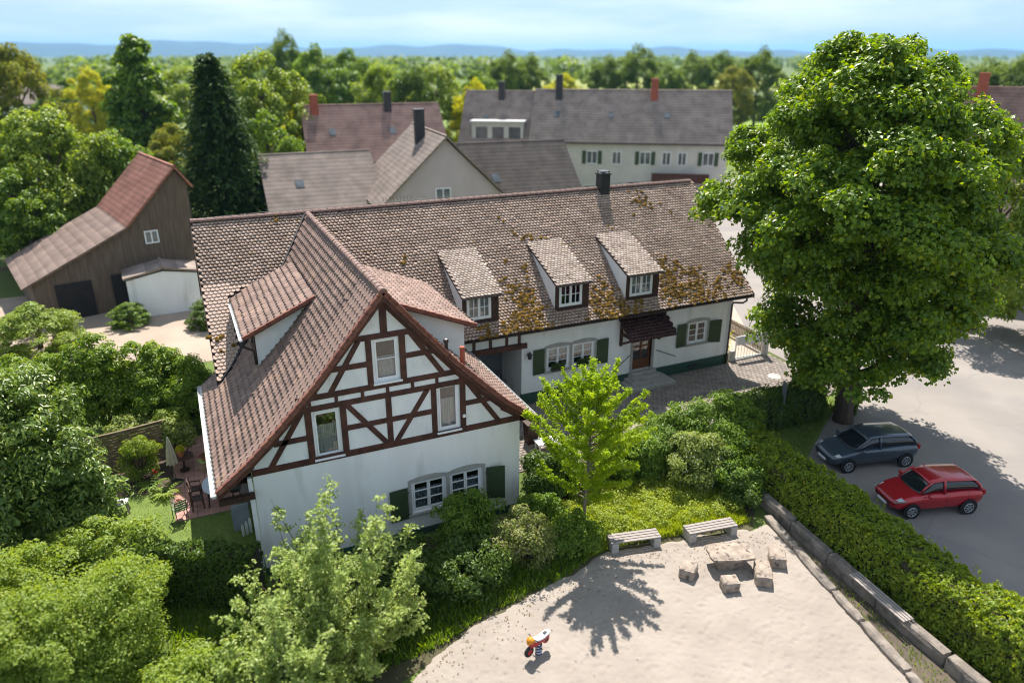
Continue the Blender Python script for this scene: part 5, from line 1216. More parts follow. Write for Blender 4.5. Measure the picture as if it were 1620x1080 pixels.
mb = MB(); mb.box(2.35, 3.6, 2.95, 3.55, .70, .74); mb.build('table_top', WFRAME, o, bevel=.01)
for x in (2.43, 3.52):
    for y in (3.03, 3.47): mb = MB(); mb.box(x-.03, x+.03, y-.03, y+.03, .3, .70); mb.build('leg', WFRAME, o)
for (xa, xb, lab) in ((5.2, 6.35, 'dark planted window box on the ledge left of the stone mullion'), (6.7, 7.75, 'dark planted window box on the ledge right of the stone mullion')):
    o = thing('window_box', ((xa+xb)/2, YW-.1, 1.86), lab, 'planter', 'window boxes on the courtyard window')
    mb = MB(); mb.box(xa+.15, xb-.25, YW-.22, YW-.05, 1.862, 2.0); mb.build('box', METAL_D, o, bevel=.01)
    n = 260; C = np.stack([rng.uniform(xa+.15, xb-.25, n), rng.normal(YW-.15, .06, n), rng.uniform(1.98, 2.26, n)], 1); V, F = kites(C, rng.normal(0, 1, (n, 3))+np.array([0, -.5, .5]), .085, .07); npmesh('foliage', V, F, LM['dark'], o)
o = thing('bicycle', (3.2, 9.4, .3), 'bicycle leaning in the dark recess under the main roof', 'bicycle')
for x in (2.6, 3.45):
    mb = MB(); P = [(x+.33*math.cos(2*math.pi*k/20), 9.6, .65+.33*math.sin(2*math.pi*k/20)) for k in range(21)]; mb.tube(P, .018, 5); mb.build('wheel', METAL_D, o, smooth=True)
mb = MB(); mb.tube([(2.6, 9.6, .65), (2.85, 9.6, 1.15), (3.3, 9.6, 1.15), (3.0, 9.6, .65), (2.85, 9.6, 1.15)], .016, 5); mb.tube([(3.0, 9.6, .65), (2.6, 9.6, .65)], .012, 5); mb.tube([(3.45, 9.6, .65), (3.3, 9.6, 1.3)], .016, 5); mb.build('frame', ZINC, o, smooth=True)
mb = MB(); mb.tube([(3.3, 9.35, 1.32), (3.28, 9.6, 1.32), (3.3, 9.85, 1.32)], .014, 5); mb.build('handlebar', METAL_D, o)
mb = MB(); mb.lathe((2.83, 9.6, 1.2), [(.05, 0), (.09, .03), (.06, .06)], 8); mb.build('saddle', METAL_D, o)

# ------------------------------------------------------------------ garden left of the house
o = thing('screen_fence', (-15.4, 9.3, 0), 'slatted wooden screen fence at the back of the flower bed', 'fence')
FP = [(-15.6, 9.1), (-13.95, 9.35), (-12.25, 9.75)]
for (xa, ya), (xb, yb) in zip(FP[:-1], FP[1:]):
    for k in range(15):
        z = .12+k*.125; mb = MB(); b_ = .028 if k % 2 else -.028
        P = [Vector((lerp(xa, xb, q/6), lerp(ya, yb, q/6)+b_*math.sin(q*math.pi/2.0), z)) for q in range(7)]
        v = []; 
        for p in P: v += [p+Vector((0, -.008, 0)), p+Vector((0, -.008, .108)), p+Vector((0, .008, .108)), p+Vector((0, .008, 0))]
        f = [(4*q+a, 4*q+(a+1) % 4, 4*q+4+(a+1) % 4, 4*q+4+a) for q in range(6) for a in range(4)]+[(0, 1, 2, 3), (27, 26, 25, 24)]
        mb.add(v, f).build('slat', FENCEW, o)
    mb = MB(); mb.bar((xa, ya, 2.02), (xb, yb, 2.02), .10, .035); mb.build('top_rail', FENCEW, o)
for x, y in FP: mb = MB(); mb.box(x-.05, x+.05, y-.05, y+.05, 0, 2.0); mb.build('post', FENCEW, o)
o = thing('parasol', (-12.32, 7.75, 0), 'folded cream garden parasol standing behind the fern', 'parasol')
mb = MB(); mb.tube([(-12.32, 7.75, .05), (-12.36, 7.75, 2.1)], .022, 8); mb.build('pole', SLAT, o, smooth=True)
mb = MB(); mb.lathe((-12.32, 7.6, .0), [(.30, 0), (.30, .05), (.08, .09), (.05, .25)], 16); mb.build('base', METAL_D, o)
mb = MB(); v = []; n = 16; CREAM = mat('parasol_cloth', (.55, .50, .40), (.46, .42, .33), rough=.9)
for j, (r, z) in enumerate(((.02, 2.1), (.07, 1.9), (.13, 1.5), (.18, 1.1), (.20, .9))):
    for k in range(n): a = 2*math.pi*k/n; rr = r*(1+(.25 if k % 2 else -.25)*min(1, j/2)); v.append((-12.35+rr*math.cos(a), 7.75+rr*math.sin(a), z-(.05 if k % 2 and j == 4 else 0)))
mb.add(v, [(j*n+k, j*n+(k+1) % n, (j+1)*n+(k+1) % n, (j+1)*n+k) for j in range(4) for k in range(n)]+[tuple(range(n))]).build('folded_canopy', CREAM, o)
def chair(name, label, loc, rz, m, seatm=None, arms=False, slim=.018, h=.92, cat='chair'):
    o = thing(name, loc, label, cat); o.rotation_euler.z = rz; w = .23
    mb = MB(); mb.box(-w, w, -.21, .21, .42, .45); mb.build('seat', seatm or m, o, world=False, bevel=.008)
    for x in (-w+.02, w-.02):
        mb = MB(); mb.tube([(x, -.19, 0), (x, -.18, .43)], slim, 6); mb.build('leg', m, o, world=False)
        mb = MB(); mb.tube([(x, .24, 0), (x, .2, .43), (x, .27, h)], slim, 6); mb.build('leg', m, o, world=False)
        if arms: mb = MB(); mb.tube([(x, -.17, .43), (x*1.08, -.17, .64), (x*1.08, .22, .66)], slim, 6); mb.build('armrest', m, o, world=False)
    mb = MB()
    for k in range(4): z = h-.06-k*.105; mb.bar((-w+.02, .27-(h-z)*.13, z), (w-.02, .27-(h-z)*.13, z), .022, .065)
    mb.build('backrest', seatm or m, o, world=False); return o
GRN = mat('chair_green', (.16, .20, .10), (.13, .165, .08), rough=.6); LIME = mat('chair_lime', (.33, .40, .14), (.28, .34, .11), rough=.6); RAT = mat('rattan', (.07, .035, .028), (.05, .026, .02), rough=.6)
chair('folding_chair', 'grey-green garden chair on the sunny terrace edge', (-12.22, 4.75, .045), R(200), GRN, arms=True)
chair('dining_chair', 'nearer dark rattan chair by the terrace table', (-11.55, 5.25, .045), R(95), RAT, arms=True, slim=.028)
chair('dining_chair', 'farther dark rattan chair by the terrace table', (-11.58, 6.0, .045), R(85), RAT, arms=True, slim=.028)
chair('lime_chair', 'lime green chair with a pot against the house wall', (-11.15, 8.2, .045), R(-60), LIME)
o = thing('terrace_table', (-10.85, 5.5, .045), 'oval pale blue table mostly under the left eave', 'table')
mb = MB(); n = 24; poly = [(-10.9+.42*math.cos(2*math.pi*k/n), 5.5+.75*math.sin(2*math.pi*k/n)) for k in range(n)]; mb.prism(poly, (0, 0, .76), (1, 0, 0), (0, 1, 0), (0, 0, 1), .04); mb.build('table_top', mat('table_blue', (.42, .48, .54), (.38, .44, .50), rough=.4), o)
for dx, dy in ((-.25, -.45), (.25, -.45), (-.25, .45), (.25, .45)): mb = MB(); mb.tube([(-10.9+dx, 5.5+dy, .04), (-10.9+dx*.9, 5.5+dy*.9, .76)], .025, 6); mb.build('leg', METAL_D, o)
o = thing('round_table', (-11.95, 8.5, .045), 'small round dark table behind the parasol with a flower pot', 'table')
mb = MB(); mb.lathe((-11.95, 8.5, .045), [(.22, 0), (.2, .04), (.04, .07), (.04, .66), (.42, .68), (.42, .71)], 20); mb.build('table_body', RAT, o)
def pot(name, label, loc, r, h, m, mt, lf=.09, n=160, rad=.22, cat='plant pot', bloom=None):
    o = thing(name, loc, label, cat); mb = MB(); mb.lathe((0, 0, 0), [(r*.7, 0), (r, h*.85), (r*1.12, h*.86), (r*1.12, h), (r*.9, h)], 14); mb.build('pot', m, o, world=False, smooth=False)
    C = sphere_dirs(n, -.1)*rad*rng.uniform(.4, 1, (n, 1))+np.array([0, 0, h+rad*.35]); V, F = kites(C, sphere_dirs(n), lf, lf*.6); npmesh('foliage', V, F, LM[mt], o, world=False)
    if bloom: k = 50; C = sphere_dirs(k, .0)*rad*1.0+np.array([0, 0, h+rad*.35]); V, F = kites(C, sphere_dirs(k), .07, .06); npmesh('blossom', V, F, bloom, o, world=False)
PNK = mat('pink_petal', (.45, .12, .14), (.38, .09, .11)); TERRA = mat('terracotta', (.42, .17, .075), (.34, .13, .06), rough=.85)
pot('flower_pot', 'orange terracotta pot with yellow-green plant on the round table', (-12.0, 8.42, .76), .15, .24, TERRA, 'yellow')
pot('flower_pot', 'pot of pink flowers on the seat of the grey-green chair', (-12.18, 4.8, .495), .09, .14, METAL_D, 'dark', .07, 90, .15, bloom=PNK)
pot('flower_pot', 'pot of red flowers on the lime green chair', (-11.15, 8.2, .495), .10, .14, TERRA, 'dark', .07, 90, .16, bloom=PNK)
pot('flower_pot', 'terracotta pot under the eave by the white corner post', (-10.1, 4.25, .0), .16, .30, TERRA, 'dark', .07, 40, .12)
o = thing('garden_stool', (-14.28, 6.15, 0), 'white square stool with a dark dish standing on the lawn', 'stool')
mb = MB(); mb.box(-14.55, -14.02, 5.95, 6.36, .46, .51); mb.build('seat', WFRAME, o, bevel=.01)
for sx_ in (-1, 1):
    for sy_ in (-1, 1): mb = MB(); mb.bar((-14.28+sx_*.25, 6.15+sy_*.18, 0), (-14.28+sx_*.17, 6.15+sy_*.12, .46), .05, .05); mb.build('leg', SLAT, o)
o = thing('dish', (-14.34, 6.1, .51), 'dark round dish lying on the white garden stool', 'dish'); mb = MB(); mb.lathe((-14.34, 6.1, .512), [(.10, 0), (.15, .03), (.13, .03), (.09, .015)], 14); mb.build('bowl', METAL_D, o)
o = thing('lawn_stone', (-14.15, 4.75, .0), 'pale speckled flat stone lying on the lawn', 'stone'); mb = MB(); rough_block(mb, -14.42, -13.9, 4.55, 4.95, -.02, .09, .02, rnd=.08, seed=77, rot=.4); mb.build('stone_body', mat('pale_stone', (.55, .56, .58), (.40, .41, .44), scale=8, rough=.8), o)
o = thing('stone_slab', (-10.1, 3.3, 0), 'upright blue-grey slab leaning by the house corner', 'slab'); mb = MB(); mb.add([(-10.42, 3.05, 0), (-9.80, 3.05, 0), (-9.80, 3.1, 0), (-10.42, 3.1, 0), (-10.42, 3.3, .95), (-9.80, 3.3, .95), (-9.80, 3.35, .95), (-10.42, 3.35, .95)], [(0, 3, 2, 1), (4, 5, 6, 7), (0, 1, 5, 4), (1, 2, 6, 5), (2, 3, 7, 6), (3, 0, 4, 7)]); mb.build('panel', mat('slab_grey', (.26, .30, .34), (.20, .235, .27), scale=3, rough=.8), o)
for k, (x, h, lab) in enumerate(((-10.12, .55, 'leftmost white pointed stake before the blue-grey slab'), (-9.98, .62, 'middle white pointed stake before the blue-grey slab'), (-9.84, .70, 'tallest white pointed stake before the blue-grey slab'))):
    o = thing('white_stake', (x, 2.6, 0), lab, 'stake', 'white stakes by the house corner'); mb = MB(); mb.prism([(-.05, 0), (.05, 0), (.05, h-.12), (0, h), (-.05, h-.12)], (x, 2.6+.05*k, 0), (1, 0, 0), (0, 0, 1), (0, 1, 0), .03); mb.build('board', WFRAME, o)
o = thing('grill', (-10.15, 4.75, .045), 'dark kettle grill with shelf under the left eave', 'grill')
mb = MB(); mb.lathe((-10.15, 4.9, .60), [(.06, 0), (.22, .08), (.28, .2), (.28, .24), (.24, .36), (.08, .46)], 16); mb.build('kettle', METAL_D, o, smooth=True)
for k in range(3): a = k*2.1; mb = MB(); mb.tube([(-10.15+.3*math.cos(a), 4.9+.3*math.sin(a), .045), (-10.15+.12*math.cos(a), 4.9+.12*math.sin(a), .66)], .015, 6); mb.build('leg', METAL_D, o)

# ------------------------------------------------------------------ cars
def car(name, label, loc, rz, paint, L_=3.9, H=1.48, Wd=1.68, est=False, light=None):
    o = thing(name, loc, label, 'car', 'cars parked beside the hedge'); o.rotation_euler.z = rz
    pm = mat('paint_'+paint[0], paint[1], tuple(x*.95 for x in paint[1]), scale=1, rough=.28, spec=.6); h2 = Wd/2
    if not pm.get('seams'):
        pm['seams'] = 1; t_ = pm.node_tree; N_ = t_.nodes; b_ = N_['Principled BSDF']; b_.inputs['Coat Weight'].default_value = .7; b_.inputs['Coat Roughness'].default_value = .05; b_.inputs['Metallic'].default_value = .25
        src = b_.inputs['Base Color'].links[0].from_socket; tc_ = N_.new('ShaderNodeTexCoord'); sx_ = N_.new('ShaderNodeSeparateXYZ'); t_.links.new(tc_.outputs['Object'], sx_.inputs[0]); acc = None
        for ax_, x0, ep in (('X', .78, .009), ('X', -.22, .009), ('X', -1.12, .009), ('Z', .30, .012), ('Z', .66, .006)):       # door, bonnet and sill gaps
            c_ = N_.new('ShaderNodeMath'); c_.operation = 'COMPARE'; c_.inputs[1].default_value = x0; c_.inputs[2].default_value = ep; t_.links.new(sx_.outputs[ax_], c_.inputs[0])
            if acc is None: acc = c_.outputs[0]
            else:
                m_ = N_.new('ShaderNodeMath'); m_.operation = 'MAXIMUM'; t_.links.new(acc, m_.inputs[0]); t_.links.new(c_.outputs[0], m_.inputs[1]); acc = m_.outputs[0]
        mm = N_.new('ShaderNodeMixRGB'); mm.inputs['Color2'].default_value = (.008, .008, .008, 1); t_.links.new(acc, mm.inputs['Fac']); t_.links.new(src, mm.inputs['Color1']); t_.links.new(mm.outputs[0], b_.inputs['Base Color'])
    GL = mat('car_glass', (.012, .016, .02), (.014, .018, .022), rough=.06, spec=.8); TY = mat('tyre', (.015, .015, .015), (.022, .022, .022), rough=.9); AL = mat('alloy', (.42, .43, .44), (.36, .37, .38), rough=.35, metal=.6)
    # front is +x. stations: x, bottom z, deck z, half width
    f0, r0 = L_/2, -L_/2
    st = [(r0, .42, .80, .74), (r0+.06, .30, .93, .88), (r0+.35, .24, .98, .97), (r0+1.0, .22, .98, 1.0), (0, .21, .96, 1.0), (f0-1.25, .21, .95, 1.0), (f0-.85, .22, .90, .985), (f0-.4, .24, .80, .94), (f0-.12, .28, .68, .84), (f0, .38, .58, .66)]
    def loft(name, st, m, ring, parent=o):
        mb = MB(); v = []; f = []; n = None
        for s in st:
            r = ring(*s); n = len(r); v += r
        for i in range(len(st)-1):
            for k in range(n): f.append((i*n+k, i*n+(k+1) % n, (i+1)*n+(k+1) % n, (i+1)*n+k))
        f += [tuple(range(n))[::-1], tuple((len(st)-1)*n+k for k in range(n))]
        ob = mb.add(v, f).build(name, m, parent, world=False, smooth=True)
        md = ob.modifiers.new('sub', 'SUBSURF'); md.levels = md.render_levels = 2; return ob
    def ring(x, zb, zd, w):
        w *= h2; zm_ = lerp(zb, zd, .55)
        half = [(x, w*.55, zb), (x, w*.92, zb+.05), (x, w, zm_), (x, w*.97, zd-.07), (x, w*.86, zd-.005), (x, w*.45, zd+.022)]
        return half+[(a, -b, c) for a, b, c in half[::-1]]
    body = loft('body', st, pm, ring)
    xw = f0-1.15; xr = r0+.10
    gs = [(xr, .95, .97, .80, .80), (xr+.14, .93, H-.22, .84, .74), (xr+.40, .93, H-.07, .86, .72), (-.1, .92, H-.015, .87, .72), (.35, .92, H-.06, .87, .71), (xw-.25, .92, lerp(.95, H, .42), .865, .74), (xw+.22, .91, .95, .84, .80)]
    def gring(x, zb, zt, wb, wt):
        half = [(x, wb*h2, zb), (x, lerp(wb, wt, .5)*h2+.01, lerp(zb, zt, .5)), (x, wt*h2, zt-.03), (x, wt*h2*.6, zt)]
        return half+[(a, -b, c) for a, b, c in half[::-1]]
    loft('windows', gs, GL, gring)
    rs = [(xr+.22, H-.16, .74), (xr+.42, H-.055, .735), (-.1, H+.005, .735), (.32, H-.035, .72), (.48, H-.09, .70)]
    mb = MB(); v = []; n = 7
    for x, z, w in rs:
        for k in range(n): u = -1+2*k/(n-1); v.append((x, u*w*h2, z+.012-.05*u*u))
    for x, z, w in rs:
        for k in range(n): u = -1+2*k/(n-1); v.append((x, u*w*h2*.98, z-.03-.05*u*u))
    N_ = len(rs)*n; f = []
    for i in range(len(rs)-1):
        for k in range(n-1): f += [(i*n+k, (i+1)*n+k, (i+1)*n+k+1, i*n+k+1), (N_+i*n+k, N_+i*n+k+1, N_+(i+1)*n+k+1, N_+(i+1)*n+k)]
    for i in range(len(rs)-1): f += [(i*n, N_+i*n, N_+(i+1)*n, (i+1)*n), (i*n+n-1, (i+1)*n+n-1, N_+(i+1)*n+n-1, N_+i*n+n-1)]
    for k in range(n-1): f += [(k, k+1, N_+k+1, N_+k), ((len(rs)-1)*n+k, N_+(len(rs)-1)*n+k, N_+(len(rs)-1)*n+k+1, (len(rs)-1)*n+k+1)]
    mb.add(v, f).build('roof_panel', pm, o, world=False, smooth=True)
    for s in (-1, 1):
        for P, wd in (([(xw+.12, s*.80*h2, .96), (.62, s*.745*h2, H-.26), (.36, s*.715*h2, H-.06)], .045), ([(-.12, s*.885*h2, .94), (-.12, s*.80*h2, H-.24), (-.12, s*.735*h2, H-.04)], .05), ([(xr+.10, s*.83*h2, .95), (xr+.2, s*.78*h2, H-.28), (xr+.34, s*.72*h2, H-.17)], .055)):
            mb = MB(); mb.tube(P, wd, 6); mb.build('pillar', pm, o, world=False, smooth=True)
        mb = MB(); mb.lathe((f0-1.28, s*(h2+.09), .98), [(.02, -.07), (.085, -.05), (.10, .0), (.07, .06), (.02, .075)], 8, 'x'); mb.build('mirror', pm, o, world=False, smooth=True)
        mb = MB(); v = [(f0-.10, s*.60*h2, .60), (f0-.10, s*.84*h2*.96, .62), (f0-.42, s*.95*h2, .74), (f0-.36, s*.70*h2, .795)]; mb.add([(a+.035, b+s*.012, c+.012) for a, b, c in v]+[(a-.08, b-s*.02, c-.03) for a, b, c in v], [(0, 1, 2, 3), (7, 6, 5, 4), (0, 4, 5, 1), (1, 5, 6, 2), (2, 6, 7, 3), (3, 7, 4, 0)]); mb.build('headlight', AL, o, world=False)
        mb = MB(); mb.box(r0-.01, r0+.12, min(s*.62*h2, s*.86*h2), max(s*.62*h2, s*.86*h2), .74, .95); mb.build('tail_light', mat('tail_red', (.35, .015, .01), (.3, .012, .01), rough=.25), o, world=False, bevel=.02)
        for xa in (f0-.72, r0+.68):
            rr = .30; mb = MB(); mb.lathe((xa, s*(h2-.0)-.012 if s > 0 else s*h2-.012, rr+.005), [(rr*1.17, 0), (rr*1.17, .024)], 20, 'y'); mb.build('wheel_arch', TY, o, world=False)
            yb = s*(h2-.09); mb = MB(); mb.lathe((xa, yb-.10, rr), [(rr*.6, 0), (rr*.93, 0), (rr, .03), (rr, .17), (rr*.93, .20), (rr*.6, .20)], 20, 'y'); w = mb.build('wheel', TY, o, world=False, smooth=False)
            mb = MB(); yo = yb+s*.115
            mb.lathe((xa, yo-.006, rr), [(.05, 0), (.05, .012)], 10, 'y')
            for q in range(7): a = 2*math.pi*q/7; mb.bar((xa, yo, rr), (xa+.19*math.cos(a), yo, rr+.19*math.sin(a)), .012, .045, up=(-math.sin(a), 0, math.cos(a)))
            P = [(xa+.19*math.cos(2*math.pi*q/18), yo, rr+.19*math.sin(2*math.pi*q/18)) for q in range(19)]; mb.tube(P, .018, 5); mb.build('rim', AL, w, world=False)
        for xd in (.25, -.75): mb = MB(); mb.box(xd-.1, xd+.06, min(s*(h2-.0), s*(h2+.025)), max(s*h2, s*(h2+.025)), .80, .825); mb.build('door_handle', pm, o, world=False)
    mb = MB(); mb.box(f0-.03, f0+.012, -.26, .26, .36, .46); mb.build('number_plate', WFRAME, o, world=False)
    mb = MB(); mb.box(f0-.09, f0-.005, -.45, .45, .485, .555); mb.build('grille', TY, o, world=False)
    return o
car('parked_car', 'dark blue-grey parked hatchback beside the hedge under the maple', (15.0, -3.3, .306), R(166), ('blue', (.055, .075, .10)), 4.1, 1.47, 1.72)
car('parked_car', 'bright red small parked hatchback nearest the hedge', (14.4, -6.75, .306), R(163), ('red', (.42, .012, .022)), 3.75, 1.46, 1.64)
# dry leaves and twigs blown onto the sand
n = 420; lx = rng.uniform(-6.5, 8.0, n); ly = np.interp(lx, [-7, -5.2, -3.7, -.3, 1.6, 3.6, 7.4, 8], [-6.9, -5.9, -5.4, -4.7, -4.0, -4.4, -5.1, -5.4])-rng.exponential(.55, n)-.1
V, F = kites(np.stack([lx, ly, np.full(n, .09)], 1), np.array([0, 0, 1.])+rng.normal(0, .25, (n, 3)), rng.uniform(.04, .10, n), rng.uniform(.02, .05, n)); tag(npmesh('leaf_litter', V, F, leafmat('dry_leaf', (.12, .075, .035), (.22, .16, .06), trans=.15)), 'dry leaves scattered on the sand along the planted bank', 'leaves', kind='stuff')

# ------------------------------------------------------------------ neighbouring buildings
def rooftile_mat(name, c1, c2):
    m = mat(name, c1, c2, scale=.5, rough=.85, c3=tuple(x*.6 for x in c1), s3=.9, p3=(.42, .7))
    t = m.node_tree; N = t.nodes; b = N['Principled BSDF']; tc = N.new('ShaderNodeTexCoord'); w = N.new('ShaderNodeTexWave'); w.wave_type = 'BANDS'; w.bands_direction = 'Z'; w.wave_profile = 'SAW'
    w.inputs['Scale'].default_value = 1.1; w.inputs['Distortion'].default_value = .4; t.links.new(tc.outputs['Object'], w.inputs['Vector'])
    bp = N.new('ShaderNodeBump'); bp.inputs['Strength'].default_value = .9; bp.inputs['Distance'].default_value = .12; t.links.new(w.outputs['Fac'], bp.inputs['Height']); t.links.new(bp.outputs[0], b.inputs['Normal'])
    src = b.inputs['Base Color'].links[0].from_socket; mm = N.new('ShaderNodeMixRGB'); mm.blend_type = 'MULTIPLY'; mm.inputs['Fac'].default_value = .35; t.links.new(src, mm.inputs['Color1']); t.links.new(w.outputs['Color'], mm.inputs['Color2']); t.links.new(mm.outputs[0], b.inputs['Base Color']); return m
RT_GREY = rooftile_mat('roof_grey', (.38, .30, .255), (.30, .235, .20)); RT_BROWN = rooftile_mat('roof_brown', (.29, .205, .17), (.23, .16, .135)); RT_RED = rooftile_mat('roof_red', (.50, .22, .165), (.40, .17, .125)); RT_DARK = rooftile_mat('roof_dark', (.20, .16, .135), (.155, .125, .11)); RT_PINK = rooftile_mat('roof_rose', (.36, .225, .185), (.29, .18, .15))
WOODW = mat('barn_boards', (.15, .11, .08), (.10, .072, .054), scale=2, rough=.9, stretch=(3, 3, .3)); PINKW = mat('rose_plaster', (.50, .41, .40), (.44, .36, .35), scale=.6, rough=.9); CREAMW = mat('cream_plaster', (.58, .54, .48), (.50, .47, .42), scale=.6, rough=.9)
DGLASS = mat('dark_window', (.05, .055, .06), (.10, .11, .12), scale=1.5, rough=.1, spec=.6)
def bld(name, label, o_xy, rot, wl, wr, el, er, rz_, L_, wallm, roofm, cat='house', over=.45, lowroof=None, chim=(), wins=(), sidew=(), doors=()):
    """gabled building, ridge along local +Y from the front gable at y=0, apex at x=0"""
    o = thing(name, (o_xy[0], o_xy[1], 0), label, cat); o.rotation_euler.z = R(rot)
    def part(nm, mb, m, par=o, **k): return mb.build(nm, m, par, world=False, **k)
    mb = MB(); pr = [(-wl, -.5), (wr, -.5), (wr, er-.1), (0, rz_-.15), (-wl, el-.1)]
    if lowroof: pr.insert(4, (-lowroof[0], lowroof[1]-.12))
    k = len(pr); A = [(x, 0, z) for x, z in pr]; B = [(x, L_, z) for x, z in pr]
    mb.add(A+B, [tuple(range(k)), tuple(range(k, 2*k))[::-1]]+[(i, (i+1) % k, (i+1) % k+k, i+k) for i in (0, 1, k-1)]); part('wall', mb, wallm)
    def slope(x0, z0, x1, z1, m, nm='roof'):
        d = Vector((x1-x0, 0, z1-z0)).normalized(); n = Vector((-d.z, 0, d.x)); n = n if n.z > 0 else -n
        a, b = Vector((x0, 0, z0)), Vector((x1, 0, z1)); mb = MB()
        c = [a+Vector((0, -over, 0)), b+Vector((0, -over, 0)), b+Vector((0, L_+over, 0)), a+Vector((0, L_+over, 0))]; t_ = [p+n*.14 for p in c]
        mb.add(c+t_, [(0, 1, 2, 3), (7, 6, 5, 4), (0, 4, 5, 1), (1, 5, 6, 2), (2, 6, 7, 3), (3, 7, 4, 0)]); return part(nm, mb, m)
    sl, sr = (rz_-el)/wl, (rz_-er)/wr
    if lowroof: xk, zk, lm = lowroof; slope(0, rz_, -xk, zk, roofm); slope(-xk, zk-.03, -wl-.6, el-.6*(zk-el)/(wl-xk), lm, 'lower_roof')
    else: slope(0, rz_, -wl-over, el-over*sl, roofm)
    slope(0, rz_, wr+over, er-over*sr, roofm)
    mb = MB(); mb.tube([(0, -over, rz_+.12), (0, L_+over, rz_+.12)], .13, 7); part('ridge_cap', mb, roofm)
    xe_, ze_ = wr+over, er-over*sr; mb = MB(); mb.tube([(xe_+.05, -over, ze_+.02), (xe_+.05, L_+over, ze_+.02)], .08, 6); part('gutter', mb, METAL_B)
    mb = MB(); mb.tube([(xe_+.03, .25, ze_), (wr+.08, .25, ze_-.4), (wr+.08, .25, -.2)], .05, 6); part('downpipe', mb, METAL_B)
    if cat == 'house':
        for q in range(max(1, int(L_/7))):
            ys = 2.2+q*6.5; xs = wr*.45; zs_ = rz_-(rz_-er)*.45; d_ = Vector((wr, 0, er-rz_)).normalized(); n_ = Vector((-d_.z, 0, d_.x)); p_ = Vector((xs, ys, zs_))+n_*.15
            mb = MB(); c_ = [p_, p_+d_*.95, p_+d_*.95+Vector((0, .7, 0)), p_+Vector((0, .7, 0))]; mb.add(c_+[v+n_*.06 for v in c_], [(0, 1, 2, 3), (7, 6, 5, 4), (0, 4, 5, 1), (1, 5, 6, 2), (2, 6, 7, 3), (3, 7, 4, 0)]); part('skylight', mb, DGLASS)
    for x, y, zt, w, m in chim:
        mb = MB(); mb.box(x-w/2, x+w/2, y-w/2, y+w/2, rz_-2.2, zt); c = part('chimney', mb, m); mb = MB(); mb.box(x-w/2-.06, x+w/2+.06, y-w/2-.06, y+w/2+.06, zt+.002, zt+.10); part('cap', mb, m, c)
    def win(mk, w, h, shut=None, fm=WFRAME):
        f = MB(); g = MB(); t = .08
        for (a, b, c, d) in ((0, t, 0, h), (w-t, w, 0, h), (t, w-t, 0, t), (t, w-t, h-t, h), (w/2-.04, w/2+.04, t, h-t)): f.add([mk(u, v, dd) for dd in (.06, -.02) for u, v in ((a, c), (b, c), (b, d), (a, d))], [(0, 1, 2, 3), (7, 6, 5, 4), (0, 4, 5, 1), (1, 5, 6, 2), (2, 6, 7, 3), (3, 7, 4, 0)])
        fo = part('window', f, fm)
        g.add([mk(u, v, .02) for u, v in ((t, t), (w-t, t), (w-t, h-t), (t, h-t))], [(0, 1, 2, 3)]); part('pane', g, DGLASS, fo)
        if shut:
            for a in (-.5, w+.04):
                q = MB(); q.add([mk(u, v, dd) for dd in (.08, .03) for u, v in ((a, 0), (a+.46, 0), (a+.46, h), (a, h))], [(0, 1, 2, 3), (7, 6, 5, 4), (0, 4, 5, 1), (1, 5, 6, 2), (2, 6, 7, 3), (3, 7, 4, 0)]); part('shutter', q, shut, fo)
    for (x, z, w, h, s) in wins: win(lambda u, v, d, x=x, z=z: (x+u, -d, z+v), w, h, s)
    for (y, z, w, h, s) in sidew: win(lambda u, v, d, y=y, z=z: (wr+d, y+u, z+v), w, h, s)
    for (side, p, w, h, m) in doors:
        mb = MB(); mb.box(p, p+w, -.06, .02, -.3, h) if side == 'f' else mb.box(wr-.02, wr+.06, p, p+w, -.3, h); part('door', mb, m)
    return o
DKDOOR = mat('dark_opening', (.03, .026, .024), (.022, .02, .02), rough=.9)
bld('barn', 'old wooden barn with red upper and brown lower roof at left', (-10.5, 34.6), 14, 9.8, .7, 2.8, 8.4, 9.4, 9.0, WOODW, RT_RED, 'barn', over=.3, lowroof=(3.6, 5.7, RT_BROWN), doors=(('f', -8.6, 2.2, 2.5, DKDOOR), ('f', -5.2, 2.6, 2.6, DKDOOR)), wins=((-2.6, 4.4, .9, .9, None),))
bld('white_shed', 'low white shed standing in front of the barn', (-12.2, 31.2), 4, 2.3, 2.3, 2.75, 2.75, 3.2, 2.4, PLASTER, RT_GREY, 'shed', over=.15)
bld('gable_house', 'house with rose plaster gable behind the main ridge', (9.9, 35.4), -5, 5.4, 4.9, 5.4, 5.7, 10.5, 12, PINKW, RT_GREY, chim=((-.9, 5.5, 12.3, .8, METAL_D),), wins=((-1.0, 5.2, 1.3, 1.3, None),))
bld('outbuilding', 'grey roofed outbuilding left of the rose gable house', (-3.2, 46.5), -92, 4, 6.2, 4.4, 4.2, 8.4, 9, CREAMW, RT_GREY, sidew=((2, 1.8, 1.1, 1.2, None),))
bld('outbuilding', 'dark roofed building right of the rose gable house', (13.6, 42.5), -96, 4, 6.5, 4.6, 3.6, 9.0, 10, CREAMW, RT_DARK)
bld('red_roof_house', 'house with faded red roof and two chimneys far behind', (3.6, 63.6), -97, 5, 6.0, 6.5, 6.3, 11.4, 14.5, CREAMW, RT_PINK, chim=((.8, 1.0, 12.6, .8, CLAY), (.6, 9.0, 12.8, .8, METAL_D)), sidew=((2, 4.2, 1.2, 1.4, None), (6, 4.2, 1.2, 1.4, None), (10, 4.2, 1.2, 1.4, None)))
